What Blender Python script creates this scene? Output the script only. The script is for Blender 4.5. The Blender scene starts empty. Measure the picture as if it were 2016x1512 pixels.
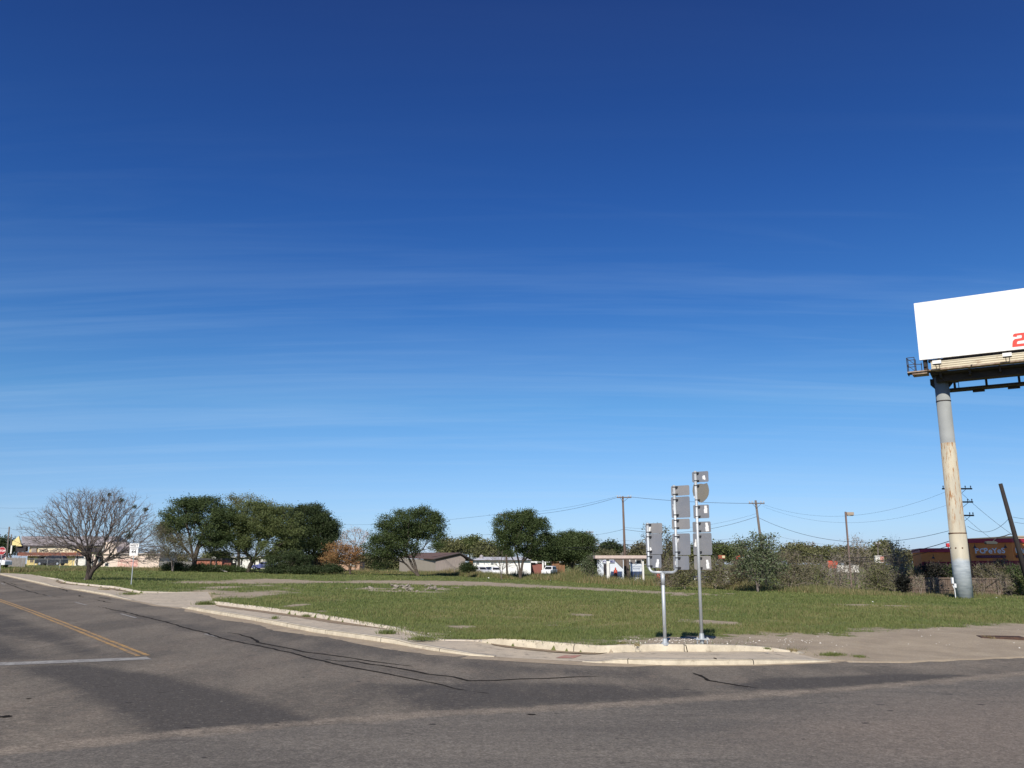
import bpy, math, random
import numpy as np
from mathutils import Vector, Matrix
from mathutils.geometry import tessellate_polygon

random.seed(11)
rng = np.random.default_rng(11)
R = math.radians
scene = bpy.context.scene
COL = scene.collection

# ------------------------------------------------------------------ camera model and terrain
F = 1680.0                      # focal length in photo pixels (photo is 2016 x 1512)
PITCH = math.atan(354 / F)
CP, SP = math.cos(PITCH), math.sin(PITCH)
CZ = 2.3                        # eye height


def ratios(px, py):
    r = (px - 1008) / F
    u = (756 - py) / F
    y = CP - SP * u
    return r / y, (SP + CP * u) / y


def W(px, py, D):               # world point at forward distance D
    a, b = ratios(px, py)
    return Vector((a * D, D, CZ + b * D))


def pxm(D):                     # metres per photo pixel near the horizon
    return D / 1640.0


def h(X):                       # the road plane: rises gently to the left
    X = np.asarray(X, dtype=float)
    return np.where(X < 0, -0.022 * np.maximum(X, -80.0), -0.0105 * np.minimum(X, 80.0))


def hf(X):
    return float(h(X))


def cast(px, py, off=0.0, zf=None):
    a, b = ratios(px, py)
    lo = None
    D = 4.0
    prev = D
    while D < 900:
        X = a * D
        g = (hf(X) + off) if zf is None else zf(X, D)
        if CZ + b * D <= g:
            lo, hi = prev, D
            break
        prev = D
        D *= 1.03
    if lo is None:
        return Vector((a * 900, 900, hf(a * 900) + off))
    for _ in range(40):
        m = (lo + hi) / 2
        X = a * m
        g = (hf(X) + off) if zf is None else zf(X, m)
        if CZ + b * m <= g:
            hi = m
        else:
            lo = m
    return Vector((a * hi, hi, CZ + b * hi))


# stations along the verge: road edge A, outer kerb height, inner edge E, its level, inner kerb height
ST = [
    ((0, 1131), .10, (0, 1127.5), .10, 0), ((25, 1136.5), .10, (62, 1131), .10, 0),
    ((84, 1150), .10, (84, 1136), .10, .02), ((101, 1154), .03, (113, 1142), .10, .12),
    ((139, 1160), .0, (130, 1148), .10, .12), ((160, 1163), .10, (152, 1151), .10, .12),
    ((211, 1172), .10, (200, 1156), .10, .12), ((240, 1178), .02, (224, 1158), .10, .13),
    ((290, 1187), .0, (273, 1168), .12, .12), ((317, 1193), .0, (345, 1166.5), .15, .02),
    ((350, 1196), .0, (409, 1165), .18, 0), ((365, 1198), .03, (418, 1180), .14, 0),
    ((372, 1199.5), .12, (419, 1190), .12, .15), ((400, 1205), .13, (436, 1192), .12, .15),
    ((500, 1222), .13, (530, 1204), .12, .15), ((623, 1246), .13, (613, 1215), .12, .15),
    ((722, 1260), .13, (715, 1231), .12, .12), ((779, 1268), .12, (772, 1239.5), .12, .08),
    ((807, 1273), .08, (822, 1252), .12, .04), ((850, 1281), .09, (870, 1261), .12, .02),
    ((924, 1291), .05, (931, 1262), .12, .03), ((980, 1294), .01, (980, 1269), .10, .16),
    ((1048, 1298), .0, (1048, 1276.5), .05, .20), ((1105, 1301), .0, (1105, 1282), .04, .20),
    ((1172, 1305), .02, (1182, 1286), .06, .18), ((1220, 1306.5), .10, (1220, 1284), .11, .17),
    ((1300, 1309.5), .12, (1300, 1282), .12, .17), ((1403, 1309.5), .12, (1390, 1283), .12, .17),
    ((1476, 1309), .12, (1460, 1282), .12, .14), ((1560, 1306), .08, (1520, 1282.5), .10, .10),
    ((1614, 1304), .04, (1560, 1284), .07, .03), ((1640, 1302), .01, (1580, 1290), .03, 0)]
SA = [cast(*s[0]) for s in ST]
SE = [cast(s[2][0], s[2][1], s[3]) for s in ST]
EP = [(v.x, v.y, s[3] + s[4]) for v, s in zip(SE, ST)]
for px, py, e in [(1600, 1298, .03), (1660, 1303, .02), (1790, 1304, .02), (1950, 1297, .02), (2016, 1295, .02),
                  (2300, 1288, .02), (2900, 1275, .02)]:
    v = cast(px, py, e)
    EP.append((v.x, v.y, e))
dx, dy = EP[0][0] - EP[3][0], EP[0][1] - EP[3][1]
L0 = math.hypot(dx, dy)
EP.insert(0, (EP[0][0] + dx / L0 * 130, EP[0][1] + dy / L0 * 130, .10))
EPn = np.array(EP)
PAVED = [(e[0], e[1]) for e in EP] + [(120, EP[-1][1]), (120, -60), (-260, -60), (-260, EP[0][1])]


def inside(poly, X, Y):
    X = np.asarray(X, float); Y = np.asarray(Y, float)
    c = np.zeros(X.shape, bool)
    n = len(poly)
    for i in range(n):
        x0, y0 = poly[i][:2]; x1, y1 = poly[(i + 1) % n][:2]
        if y0 == y1:
            continue
        t = ((y0 > Y) != (y1 > Y)) & (X < (x1 - x0) * (Y - y0) / (y1 - y0) + x0)
        c ^= t
    return c


def distline(pts, X, Y, closed=False):
    X = np.asarray(X, float); Y = np.asarray(Y, float)
    best = np.full(X.shape, 1e9); el = np.zeros(X.shape)
    n = len(pts)
    for i in range(n if closed else n - 1):
        p = pts[i]; q = pts[(i + 1) % n]
        vx, vy = q[0] - p[0], q[1] - p[1]
        l2 = vx * vx + vy * vy + 1e-9
        t = np.clip(((X - p[0]) * vx + (Y - p[1]) * vy) / l2, 0, 1)
        d = np.hypot(X - p[0] - t * vx, Y - p[1] - t * vy)
        m = d < best
        best = np.where(m, d, best)
        if len(p) > 2:
            el = np.where(m, p[2] + t * (q[2] - p[2]), el)
    return best, el


def goff(X, Y):
    d, e = distline(EP, X, Y)
    t = np.clip(d / 6.0, 0, 1); t = t * t * (3 - 2 * t)
    return e + (0.24 - e) * t


def gz(X, Y):
    return float(h(X) + goff(np.array([X]), np.array([Y]))[0])


def G(px, py):                  # point of the field seen at a pixel
    a, b = ratios(px, py)
    lo, hi = 4.0, 900.0
    Ds = np.geomspace(lo, hi, 260)
    for _ in range(3):
        zf_ = h(a * Ds) + goff(a * Ds, Ds)
        k = np.nonzero(CZ + b * Ds <= zf_)[0]
        if len(k) == 0: return Vector((a * hi, hi, float(zf_[-1])))
        i = max(1, int(k[0]))
        Ds = np.linspace(Ds[i - 1], Ds[i], 40)
    D = float(Ds[-1] + Ds[0]) / 2
    return Vector((a * D, D, CZ + b * D))


def sdist(poly, X, Y):          # signed distance, positive inside
    d, _ = distline(poly, X, Y, True)
    return np.where(inside(poly, X, Y), d, -d)


# ------------------------------------------------------------------ objects
def tag(o, label=None, cat=None, group=None, kind=None):
    if label: o['label'] = label
    if cat: o['category'] = cat
    if group: o['group'] = group
    if kind: o['kind'] = kind
    return o


def thing(name, loc, label, cat, group=None):
    o = bpy.data.objects.new(name, None)
    o.empty_display_size = 0.3
    COL.objects.link(o)
    o.location = loc
    return tag(o, label, cat, group)


def origin(o):
    v = Vector((0, 0, 0))
    while o is not None:
        v = v + Vector(o.location)
        o = o.parent
    return v


def link(me, name, mat, parent=None):
    o = bpy.data.objects.new(name, me)
    COL.objects.link(o)
    if mat: me.materials.append(mat)
    if parent is not None: o.parent = parent
    return o


def npmesh(name, V, Fc, mat, parent=None, attrs=None, smooth=False, uv=None):
    V = np.asarray(V, dtype=np.float32)
    Fc = np.asarray(Fc, dtype=np.int32)
    if parent is not None:
        V = V - np.array(origin(parent), dtype=np.float32)
    me = bpy.data.meshes.new(name)
    nf, k = Fc.shape
    me.vertices.add(len(V)); me.vertices.foreach_set('co', V.ravel())
    me.loops.add(nf * k); me.loops.foreach_set('vertex_index', Fc.ravel())
    me.polygons.add(nf)
    me.polygons.foreach_set('loop_start', np.arange(0, nf * k, k, dtype=np.int32))
    me.polygons.foreach_set('loop_total', np.full(nf, k, dtype=np.int32))
    if smooth: me.polygons.foreach_set('use_smooth', np.ones(nf, dtype=bool))
    me.update(calc_edges=True)
    me.validate()
    if attrs:
        for an, av in attrs.items():
            a = me.attributes.new(an, 'FLOAT', 'POINT')
            a.data.foreach_set('value', np.asarray(av, dtype=np.float32))
    return link(me, name, mat, parent)


class MB:
    def __init__(s, M=None):
        s.v = []; s.f = []; s.M = M or Matrix.Identity(4)

    def add(s, vs, fs):
        b = len(s.v)
        s.v += [tuple(s.M @ Vector(v)) for v in vs]
        s.f += [tuple(b + i for i in f) for f in fs]
        return s

    def box(s, x0, x1, y0, y1, z0, z1):
        return s.add([(x0, y0, z0), (x1, y0, z0), (x1, y1, z0), (x0, y1, z0), (x0, y0, z1), (x1, y0, z1), (x1, y1, z1), (x0, y1, z1)],
                     [(0, 3, 2, 1), (4, 5, 6, 7), (0, 1, 5, 4), (1, 2, 6, 5), (2, 3, 7, 6), (3, 0, 4, 7)])

    def quad(s, *p):
        return s.add(p, [tuple(range(len(p)))])

    def prism(s, pts, axis, a, b):   # outline in the two other axes, extruded along axis from a to b
        n = len(pts)
        def mk(u, v, w):
            return {'x': (w, u, v), 'y': (u, w, v), 'z': (u, v, w)}[axis]
        vs = [mk(u, v, a) for u, v in pts] + [mk(u, v, b) for u, v in pts]
        fs = [tuple(range(n)), tuple(range(2 * n - 1, n - 1, -1))]
        fs += [(i, i + n, (i + 1) % n + n, (i + 1) % n) for i in range(n)]
        return s.add(vs, fs)

    def tube(s, pts, rad, n=10, cap=True):
        pts = [Vector(p) for p in pts]
        if not hasattr(rad, '__len__'): rad = [rad] * len(pts)
        vs = []; fs = []
        up = None
        for i, p in enumerate(pts):
            d = (pts[min(i + 1, len(pts) - 1)] - pts[max(i - 1, 0)]).normalized()
            if up is None:
                up = Vector((0, 0, 1)) if abs(d.z) < .9 else Vector((0, 1, 0))
            u = d.cross(up).normalized(); w = u.cross(d).normalized(); up = w
            for k in range(n):
                t = 2 * math.pi * k / n
                vs.append(p + (u * math.cos(t) + w * math.sin(t)) * rad[i])
        for i in range(len(pts) - 1):
            for k in range(n):
                a = i * n + k; b = i * n + (k + 1) % n
                fs.append((a, b, b + n, a + n))
        if cap:
            fs.append(tuple(range(n - 1, -1, -1)))
            fs.append(tuple(range((len(pts) - 1) * n, len(pts) * n)))
        return s.add(vs, fs)

    def build(s, name, mat, parent=None, smooth=False, bevel=0):
        o0 = origin(parent) if parent is not None else Vector((0, 0, 0))
        me = bpy.data.meshes.new(name)
        me.from_pydata([tuple(Vector(v) - o0) for v in s.v], [], s.f)
        if smooth:
            me.polygons.foreach_set('use_smooth', [len(p.vertices) <= 4 for p in me.polygons])
        me.update()
        o = link(me, name, mat, parent)
        if bevel:
            md = o.modifiers.new('bevel', 'BEVEL'); md.width = bevel; md.segments = 2; md.limit_method = 'ANGLE'
        return o


def text(body, size, M, mat, parent, name='lettering', bold=0.0, ext=0.01, shear=0.0, sx=1.0, align='LEFT'):
    cu = bpy.data.curves.new(name, 'FONT')
    cu.body = body; cu.size = size; cu.offset = bold; cu.extrude = ext; cu.shear = shear
    cu.align_x = align; cu.resolution_u = 3
    ob = bpy.data.objects.new(name, cu)
    me = bpy.data.meshes.new_from_object(ob)
    me.transform(M @ Matrix.Diagonal((sx, 1, 1, 1)))
    if parent is not None: me.transform(Matrix.Translation(-origin(parent)))
    me.name = name; me.materials.clear()
    bpy.data.objects.remove(ob)
    return link(me, name, mat, parent)


def face_frame(p, u, up=Vector((0, 0, 1))):   # matrix with local x along u, local y along up, z out of the face
    u = Vector(u).normalized(); n = u.cross(up).normalized()
    return Matrix(((u.x, up.x, n.x, p[0]), (u.y, up.y, n.y, p[1]), (u.z, up.z, n.z, p[2]), (0, 0, 0, 1)))


# ------------------------------------------------------------------ materials
class NT:
    def __init__(s, m):
        m.use_nodes = True
        s.m = m; s.t = m.node_tree; s.n = s.t.nodes; s.l = s.t.links
        s.bsdf = s.n.get('Principled BSDF'); s.out = s.n.get('Material Output')

    def new(s, ty, **kw):
        n = s.n.new(ty)
        for k, v in kw.items(): setattr(n, k, v)
        return n

    def pos(s):
        return s.new('ShaderNodeNewGeometry').outputs['Position']

    def noise(s, scale, detail=4, rough=.55, vec=None, stretch=None):
        n = s.new('ShaderNodeTexNoise'); n.inputs['Scale'].default_value = scale
        n.inputs['Detail'].default_value = detail; n.inputs['Roughness'].default_value = rough
        v = vec or s.pos()
        if stretch:
            mp = s.new('ShaderNodeMapping'); mp.inputs['Scale'].default_value = stretch[:3]
            if len(stretch) > 3: mp.inputs['Rotation'].default_value = (0, 0, stretch[3])
            s.l.new(v, mp.inputs['Vector']); v = mp.outputs[0]
        s.l.new(v, n.inputs['Vector'])
        return n.outputs['Fac']

    def ramp(s, fac, lo, hi, a=0.0, b=1.0):
        n = s.new('ShaderNodeMapRange'); n.clamp = True
        n.inputs[1].default_value = lo; n.inputs[2].default_value = hi
        n.inputs[3].default_value = a; n.inputs[4].default_value = b
        s.l.new(fac, n.inputs[0])
        return n.outputs[0]

    def math(s, op, a, b=None):
        n = s.new('ShaderNodeMath', operation=op)
        for i, x in enumerate((a, b)):
            if x is None: continue
            if isinstance(x, (int, float)): n.inputs[i].default_value = x
            else: s.l.new(x, n.inputs[i])
        return n.outputs[0]

    def mix(s, fac, a, b, mode='MIX'):
        n = s.new('ShaderNodeMix', data_type='RGBA', blend_type=mode)
        for i, x in ((0, fac), (6, a), (7, b)):
            if isinstance(x, (int, float)): n.inputs[i].default_value = x
            elif isinstance(x, tuple): n.inputs[i].default_value = (*x, 1)
            else: s.l.new(x, n.inputs[i])
        return n.outputs[2]

    def attr(s, name):
        return s.new('ShaderNodeAttribute', attribute_name=name).outputs['Fac']

    def color(s, c):
        if isinstance(c, tuple): s.bsdf.inputs['Base Color'].default_value = (*c, 1)
        else: s.l.new(c, s.bsdf.inputs['Base Color'])

    def bump(s, hgt, strength=.3, dist=.02):
        b = s.new('ShaderNodeBump'); b.inputs['Strength'].default_value = strength; b.inputs['Distance'].default_value = dist
        s.l.new(hgt, b.inputs['Height']); s.l.new(b.outputs[0], s.bsdf.inputs['Normal'])


def mat(name, c1, c2=None, scale=3, rough=.8, metal=0.0, lo=.35, hi=.65, stretch=None, c3=None, s3=20, lo3=.55, hi3=.7, bump=0, fine=0, spec=None):
    m = bpy.data.materials.new(name); t = NT(m)
    t.bsdf.inputs['Roughness'].default_value = rough; t.bsdf.inputs['Metallic'].default_value = metal
    if spec is not None: t.bsdf.inputs['Specular IOR Level'].default_value = spec
    col = c1
    if c2:
        col = t.mix(t.ramp(t.noise(scale, stretch=stretch), lo, hi), c1, c2)
    if c3:
        col = t.mix(t.ramp(t.noise(s3, 5, .6, stretch=stretch), lo3, hi3), col, c3)
    if fine:
        f = t.noise(90, 2, .7)
        col = t.mix(fine, col, t.mix(t.ramp(f, .3, .7), (0, 0, 0), (1, 1, 1)), 'OVERLAY')
    t.color(col)
    if bump: t.bump(t.noise(40, 4, .6), bump, .02)
    return m


def leafmat(name, cols, trans=.25, bigscale=.25):
    m = bpy.data.materials.new(name); t = NT(m)
    t.bsdf.inputs['Roughness'].default_value = .6
    t.bsdf.inputs['Specular IOR Level'].default_value = .25
    g = t.new('ShaderNodeNewGeometry')
    cr = t.new('ShaderNodeValToRGB')
    e = cr.color_ramp.elements
    while len(e) < len(cols): e.new(.5)
    for i, c in enumerate(cols):
        e[i].position = i / max(1, len(cols) - 1); e[i].color = (*c, 1)
    nz = t.noise(bigscale, 3, .6)
    mixf = t.math('ADD', t.math('MULTIPLY', g.outputs['Random Per Island'], .55), t.math('MULTIPLY', t.ramp(nz, .3, .7), .45))
    t.l.new(mixf, cr.inputs[0])
    t.color(cr.outputs[0])
    if trans:
        tr = t.new('ShaderNodeBsdfTranslucent'); t.l.new(cr.outputs[0], tr.inputs['Color'])
        mx = t.new('ShaderNodeMixShader'); mx.inputs[0].default_value = trans
        t.l.new(t.bsdf.outputs[0], mx.inputs[1]); t.l.new(tr.outputs[0], mx.inputs[2])
        t.l.new(mx.outputs[0], t.out.inputs['Surface'])
    return m


def kerb_mat(base):
    m = base.copy(); t = NT(m)
    src = t.bsdf.inputs['Base Color'].links[0].from_socket
    a = t.math('FRACT', t.math('MULTIPLY', t.math('ADD', t.attr('along'), t.math('MULTIPLY', t.noise(1.5, 2, .5), .15)), 1 / 3.05))
    j = t.math('LESS_THAN', a, .007)
    low = t.ramp(t.noise(5, 5, .7), .45, .68)
    c = t.mix(t.math('MULTIPLY', low, .35), src, (.22, .18, .13))
    t.color(t.mix(j, c, (.05, .04, .03)))
    return m


# ground: grass soil with bare earth, gravel and dry zones held in mesh attributes
def ground_mat():
    m = bpy.data.materials.new('field_ground'); t = NT(m)
    t.bsdf.inputs['Roughness'].default_value = .95; t.bsdf.inputs['Specular IOR Level'].default_value = .1
    g1 = t.mix(t.ramp(t.noise(.35, 5, .6), .35, .65), (.130, .155, .050), (.185, .190, .068))
    g2 = t.mix(t.ramp(t.noise(7, 4, .7), .35, .7), g1, (.095, .120, .040))
    g2 = t.mix(t.ramp(t.noise(1.1, 5, .7), .62, .75), g2, (.20, .185, .085))
    g3 = t.mix(t.ramp(t.math('ADD', t.attr('dry'), t.math('MULTIPLY', t.noise(1.6, 5, .65), .8)), .75, 1.15), g2, (.24, .215, .095))
    s1 = t.mix(t.ramp(t.noise(.8, 4, .6), .35, .65), (.29, .235, .165), (.43, .355, .25))
    s2 = t.mix(t.ramp(t.noise(22, 3, .7), .35, .7), s1, (.28, .235, .185))
    s3 = t.mix(t.ramp(t.noise(45, 2, .5), .66, .72), s2, (.70, .65, .55))
    edge = t.math('ADD', t.attr('dirt'), t.math('MULTIPLY', t.math('SUBTRACT', t.noise(1.9, 8, .78), .5), 2.3))
    t.color(t.mix(t.ramp(edge, .44, .60), g3, s3))
    t.bump(t.noise(25, 5, .7), .6, .05)
    return m


def road_mat():
    m = bpy.data.materials.new('worn_asphalt'); t = NT(m)
    t.bsdf.inputs['Roughness'].default_value = .9; t.bsdf.inputs['Specular IOR Level'].default_value = .12
    # old lane surface
    ST_ = (1, .30, 1, R(36))
    c = t.mix(t.ramp(t.noise(.5, 5, .6, stretch=ST_), .38, .62), (.180, .160, .132), (.285, .248, .197))
    c = t.mix(t.ramp(t.noise(1.6, 6, .8, stretch=ST_), .50, .72), c, t.mix(.55, c, (.33, .265, .205)))
    dk = t.math('ADD', t.attr('dark'), t.math('MULTIPLY', t.math('SUBTRACT', t.noise(1.3, 7, .78, stretch=ST_), .5), 1.1))
    c = t.mix(t.ramp(dk, .30, .75), c, (.115, .105, .092))
    # newer overlay of the crossing road
    S2 = (.30, 1, 1, R(-8))
    n = t.mix(t.ramp(t.noise(.5, 5, .6, stretch=S2), .35, .65), (.190, .173, .149), (.270, .242, .202))
    n = t.mix(t.ramp(t.noise(2.4, 5, .8, stretch=S2), .58, .72), n, t.mix(.35, n, (.33, .28, .225)))
    n = t.mix(t.ramp(t.noise(.8, 4, .7, stretch=S2), .56, .70), n, t.mix(.45, n, (.06, .054, .05)))
    n = t.mix(t.ramp(t.math('ADD', t.attr('tan'), t.math('MULTIPLY', t.math('SUBTRACT', t.noise(1.0, 5, .7, stretch=S2), .5), .8)), .35, .9), n, (.29, .245, .20))
    fn = t.ramp(t.math('ADD', t.attr('newer'), t.math('MULTIPLY', t.math('SUBTRACT', t.noise(6, 5, .7), .5), .28)), -.03, .05)
    c = t.mix(fn, c, n)
    # dusty, ravelled strips
    lt = t.math('ADD', t.attr('light'), t.math('MULTIPLY', t.math('SUBTRACT', t.noise(2.4, 8, .8), .5), 1.5))
    c = t.mix(t.ramp(lt, .42, .95), c, (.40, .335, .26))
    # grain, pits and pale stones
    c = t.mix(t.ramp(t.noise(28, 3, .75), .40, .62), t.mix(.5, c, (.03, .026, .024)), c)
    c = t.mix(t.ramp(t.noise(9, 5, .85), .42, .60), t.mix(.34, c, (.035, .03, .028)), c)
    c = t.mix(t.ramp(t.noise(13, 3, .8), .60, .66), c, t.mix(.30, c, (.42, .37, .30)))
    c = t.mix(t.ramp(t.noise(5, 2, .5, stretch=(.45, 1, 1, R(-8))), .74, .755), c, (.035, .03, .028))
    t.color(c)
    t.bump(t.noise(45, 4, .75), .7, .015)
    return m


M = {}
M['ground'] = ground_mat(); M['road'] = road_mat()
M['conc'] = mat('pavement_concrete', (.48, .405, .30), (.39, .335, .255), 1.4, .9, c3=(.23, .19, .145), s3=4, lo3=.55, hi3=.70, fine=.2)
M['kerb'] = mat('kerb_concrete', (.60, .53, .40), (.49, .43, .32), 2.2, .9, c3=(.30, .25, .18), s3=4, lo3=.62, hi3=.74, fine=.1)
M['kerbold'] = mat('old_kerb_concrete', (.58, .51, .41), (.48, .42, .34), 2.5, .9, c3=(.25, .21, .16), s3=3, lo3=.6, hi3=.7, fine=.12)
M['kerb'] = kerb_mat(M['kerb'])
M['sand'] = mat('gutter_sand', (.36, .285, .19), (.27, .215, .15), 1.8, .95, c3=(.44, .37, .27), s3=9, fine=.2)
M['soil'] = mat('brown_soil', (.19, .135, .085), (.26, .20, .13), 5, .95, fine=.2)
M['tar'] = mat('crack_tar', (.014, .012, .010), (.026, .022, .018), 6, .9, spec=.05)
M['yellow'] = mat('yellow_road_paint', (.43, .25, .07), (.30, .19, .075), 4, .8, c3=(.16, .13, .10), s3=8, lo3=.48, hi3=.62, fine=.25)
M['white_line'] = mat('white_road_paint', (.33, .32, .29), (.24, .23, .21), 3, .8, c3=(.15, .135, .12), s3=9, lo3=.50, hi3=.64, fine=.25)
M['redpatch'] = mat('faded_red_paint', (.36, .16, .12), (.33, .24, .19), 6, .9)
M['iron'] = mat('rusty_grate_iron', (.05, .03, .022), (.10, .05, .03), 12, .8)
M['galv'] = mat('galvanised_steel', (.50, .53, .54), (.40, .43, .45), 3, .5, .35, stretch=(3, 3, .6), c3=(.62, .64, .64), s3=6)
M['alu'] = mat('sign_back_aluminium', (.225, .24, .265), (.265, .27, .285), 3, .55, .35)
M['alu2'] = mat('sign_back_dull', (.29, .28, .27), (.25, .25, .255), 3, .6, .25)
M['alu3'] = mat('sign_back_yellowed', (.22, .20, .155), (.185, .18, .165), 3, .6, .2)
M['sticker'] = mat('white_sticker', (.86, .86, .84), (.76, .76, .74), 20, .7)
M['clampm'] = mat('dark_clamp', (.02, .02, .022), None, rough=.6)
M['whitepanel'] = mat('white_sign_sheeting', (.82, .82, .80), (.74, .74, .72), 4, .5)
M['blackpaint'] = mat('black_lettering', (.015, .015, .015), None, rough=.6)
M['bark'] = mat('tree_bark', (.060, .046, .036), (.105, .085, .068), 6, .95, stretch=(1, 1, .3))
M['palebark'] = mat('pale_bark', (.20, .17, .14), (.12, .10, .08), 5, .95)
M['twig'] = mat('bare_twigs', (.13, .105, .092), (.21, .18, .16), 2.5, .95)
M['scrub'] = mat('scrub_twigs', (.24, .195, .155), (.33, .28, .23), 2.5, .95)
def limb_mat():
    m = bpy.data.materials.new('bare_limbs'); t = NT(m)
    t.bsdf.inputs['Roughness'].default_value = .95
    c = t.mix(t.ramp(t.noise(2.5, 4, .6), .35, .65), (.105, .085, .076), (.21, .185, .17))
    d = t.mix(t.ramp(t.noise(5, 4, .6, stretch=(1, 1, .3)), .35, .65), (.035, .026, .022), (.075, .058, .048))
    t.color(t.mix(t.ramp(t.attr('rad'), .018, .07), c, d)); return m
M['limbs'] = limb_mat()
M['darktrunk'] = mat('dark_trunk', (.035, .028, .026), (.08, .065, .055), 4, .95, stretch=(1, 1, .3))
M['woodpole'] = mat('weathered_pole_wood', (.115, .078, .060), (.165, .12, .095), 4, .95, stretch=(4, 4, .4))
M['greypole'] = mat('grey_pole_wood', (.17, .145, .125), (.11, .09, .08), 4, .95, stretch=(4, 4, .4))
BLACKL = leafmat('blackish_leaves', [(.010, .012, .010), (.018, .02, .015), (.03, .03, .024)])
M['shadepole'] = mat('shade_dark_pole_wood', (.018, .015, .016), (.035, .028, .025), 4, .9, stretch=(4, 4, .4))  # the billboard's shade is darkened into this pole wood's colour
M['darkmetal'] = mat('dark_metal', (.03, .028, .03), (.05, .04, .035), 8, .6)
M['wire'] = mat('wire_rubber', (.03, .03, .032), None, rough=.6)
M['porcelain'] = mat('insulator', (.55, .55, .55), None, rough=.3)
M['glass'] = mat('dark_window_glass', (.02, .022, .025), None, rough=.1)
M['tyre'] = mat('tyre_rubber', (.02, .02, .02), None, rough=.8)
M['chrome'] = mat('wheel_metal', (.6, .6, .62), None, rough=.35, metal=.7)
M['cargrey'] = mat('grey_underbody', (.06, .06, .06), None)
M['lampglass'] = mat('headlight_glass', (.8, .8, .8), None, rough=.1)

GREEN = leafmat('dark_green_leaves', [(.040, .062, .022), (.070, .100, .034), (.115, .148, .054)])
GREEN2 = leafmat('mid_green_leaves', [(.068, .092, .030), (.110, .136, .046), (.16, .185, .068)])
DARK = leafmat('deep_green_leaves', [(.028, .044, .017), (.048, .070, .026), (.078, .104, .040)])
OLIVE = leafmat('olive_leaves', [(.11, .125, .05), (.16, .165, .07), (.22, .21, .105)])
BRUSH = leafmat('brown_brush_leaves', [(.105, .10, .05), (.15, .14, .07), (.20, .185, .11)])
GREYL = leafmat('grey_twiggy_leaves', [(.15, .135, .11), (.22, .20, .165), (.29, .265, .23)])
ORANGE = leafmat('orange_autumn_leaves', [(.24, .115, .055), (.34, .19, .08), (.29, .23, .09)])
PINKL = leafmat('pinkish_dry_leaves', [(.48, .24, .16), (.52, .33, .22), (.42, .34, .24)])
BRIGHT = leafmat('fresh_green_leaves', [(.075, .10, .048), (.12, .15, .075), (.18, .21, .12)])
GRASS = leafmat('grass_blades', [(.095, .140, .042), (.165, .200, .060), (.255, .245, .098)], .3, .16)
TALLG = leafmat('tall_green_grass', [(.095, .12, .040), (.14, .16, .056), (.20, .19, .085)], .2, .15)
LAWNDRY = leafmat('faded_grass_blades', [(.17, .165, .065), (.21, .195, .08), (.25, .22, .10)], .25, .3)
DRYG = leafmat('dry_tan_grass', [(.20, .165, .075), (.28, .225, .11), (.36, .295, .16)], .2, .2)
# ------------------------------------------------------------------ world, sun, camera
SUN_AZ, SUN_EL = R(192.8), R(39.5)      # compass from +Y, clockwise: behind the camera and a little left
wd = bpy.data.worlds.new('World'); scene.world = wd; wd.use_nodes = True
nt = wd.node_tree; bg = nt.nodes['Background']
sky = nt.nodes.new('ShaderNodeTexSky'); sky.sky_type = 'NISHITA'; sky.sun_disc = False
sky.sun_elevation = SUN_EL; sky.sun_rotation = SUN_AZ
sky.air_density = 1.0; sky.dust_density = .2; sky.ozone_density = 6.0; sky.altitude = 0
hs = nt.nodes.new('ShaderNodeHueSaturation'); hs.inputs['Saturation'].default_value = 1.2
nt.links.new(sky.outputs[0], hs.inputs['Color'])
tc = nt.nodes.new('ShaderNodeTexCoord')
# colour response of the sky with height above the horizon
sz = nt.nodes.new('ShaderNodeSeparateXYZ'); nt.links.new(tc.outputs['Generated'], sz.inputs[0])
sr = nt.nodes.new('ShaderNodeValToRGB'); nt.links.new(sz.outputs['Z'], sr.inputs[0])
stops = [(0.0, (.76, .86, 1.36)), (.037, (.82, .93, 1.27)), (.10, (.98, 1.0, 1.17)), (.18, (1.0, 1.06, 1.13)), (.29, (.74, .85, 1.07)), (.405, (.61, .695, 1.0)), (.585, (.62, .54, .84)), (.8, (.62, .52, .80))]
el_ = sr.color_ramp.elements
while len(el_) < len(stops): el_.new(.5)
for i_, (p_, c_) in enumerate(stops):
    el_[i_].position = p_; el_[i_].color = (c_[0] / 2, c_[1] / 2, c_[2] / 2, 1)
tint = nt.nodes.new('ShaderNodeVectorMath'); tint.operation = 'MULTIPLY'
nt.links.new(hs.outputs[0], tint.inputs[0]); nt.links.new(sr.outputs[0], tint.inputs[1])
tint2 = nt.nodes.new('ShaderNodeVectorMath'); tint2.operation = 'SCALE'; tint2.inputs['Scale'].default_value = 2.0
nt.links.new(tint.outputs[0], tint2.inputs[0])
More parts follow.
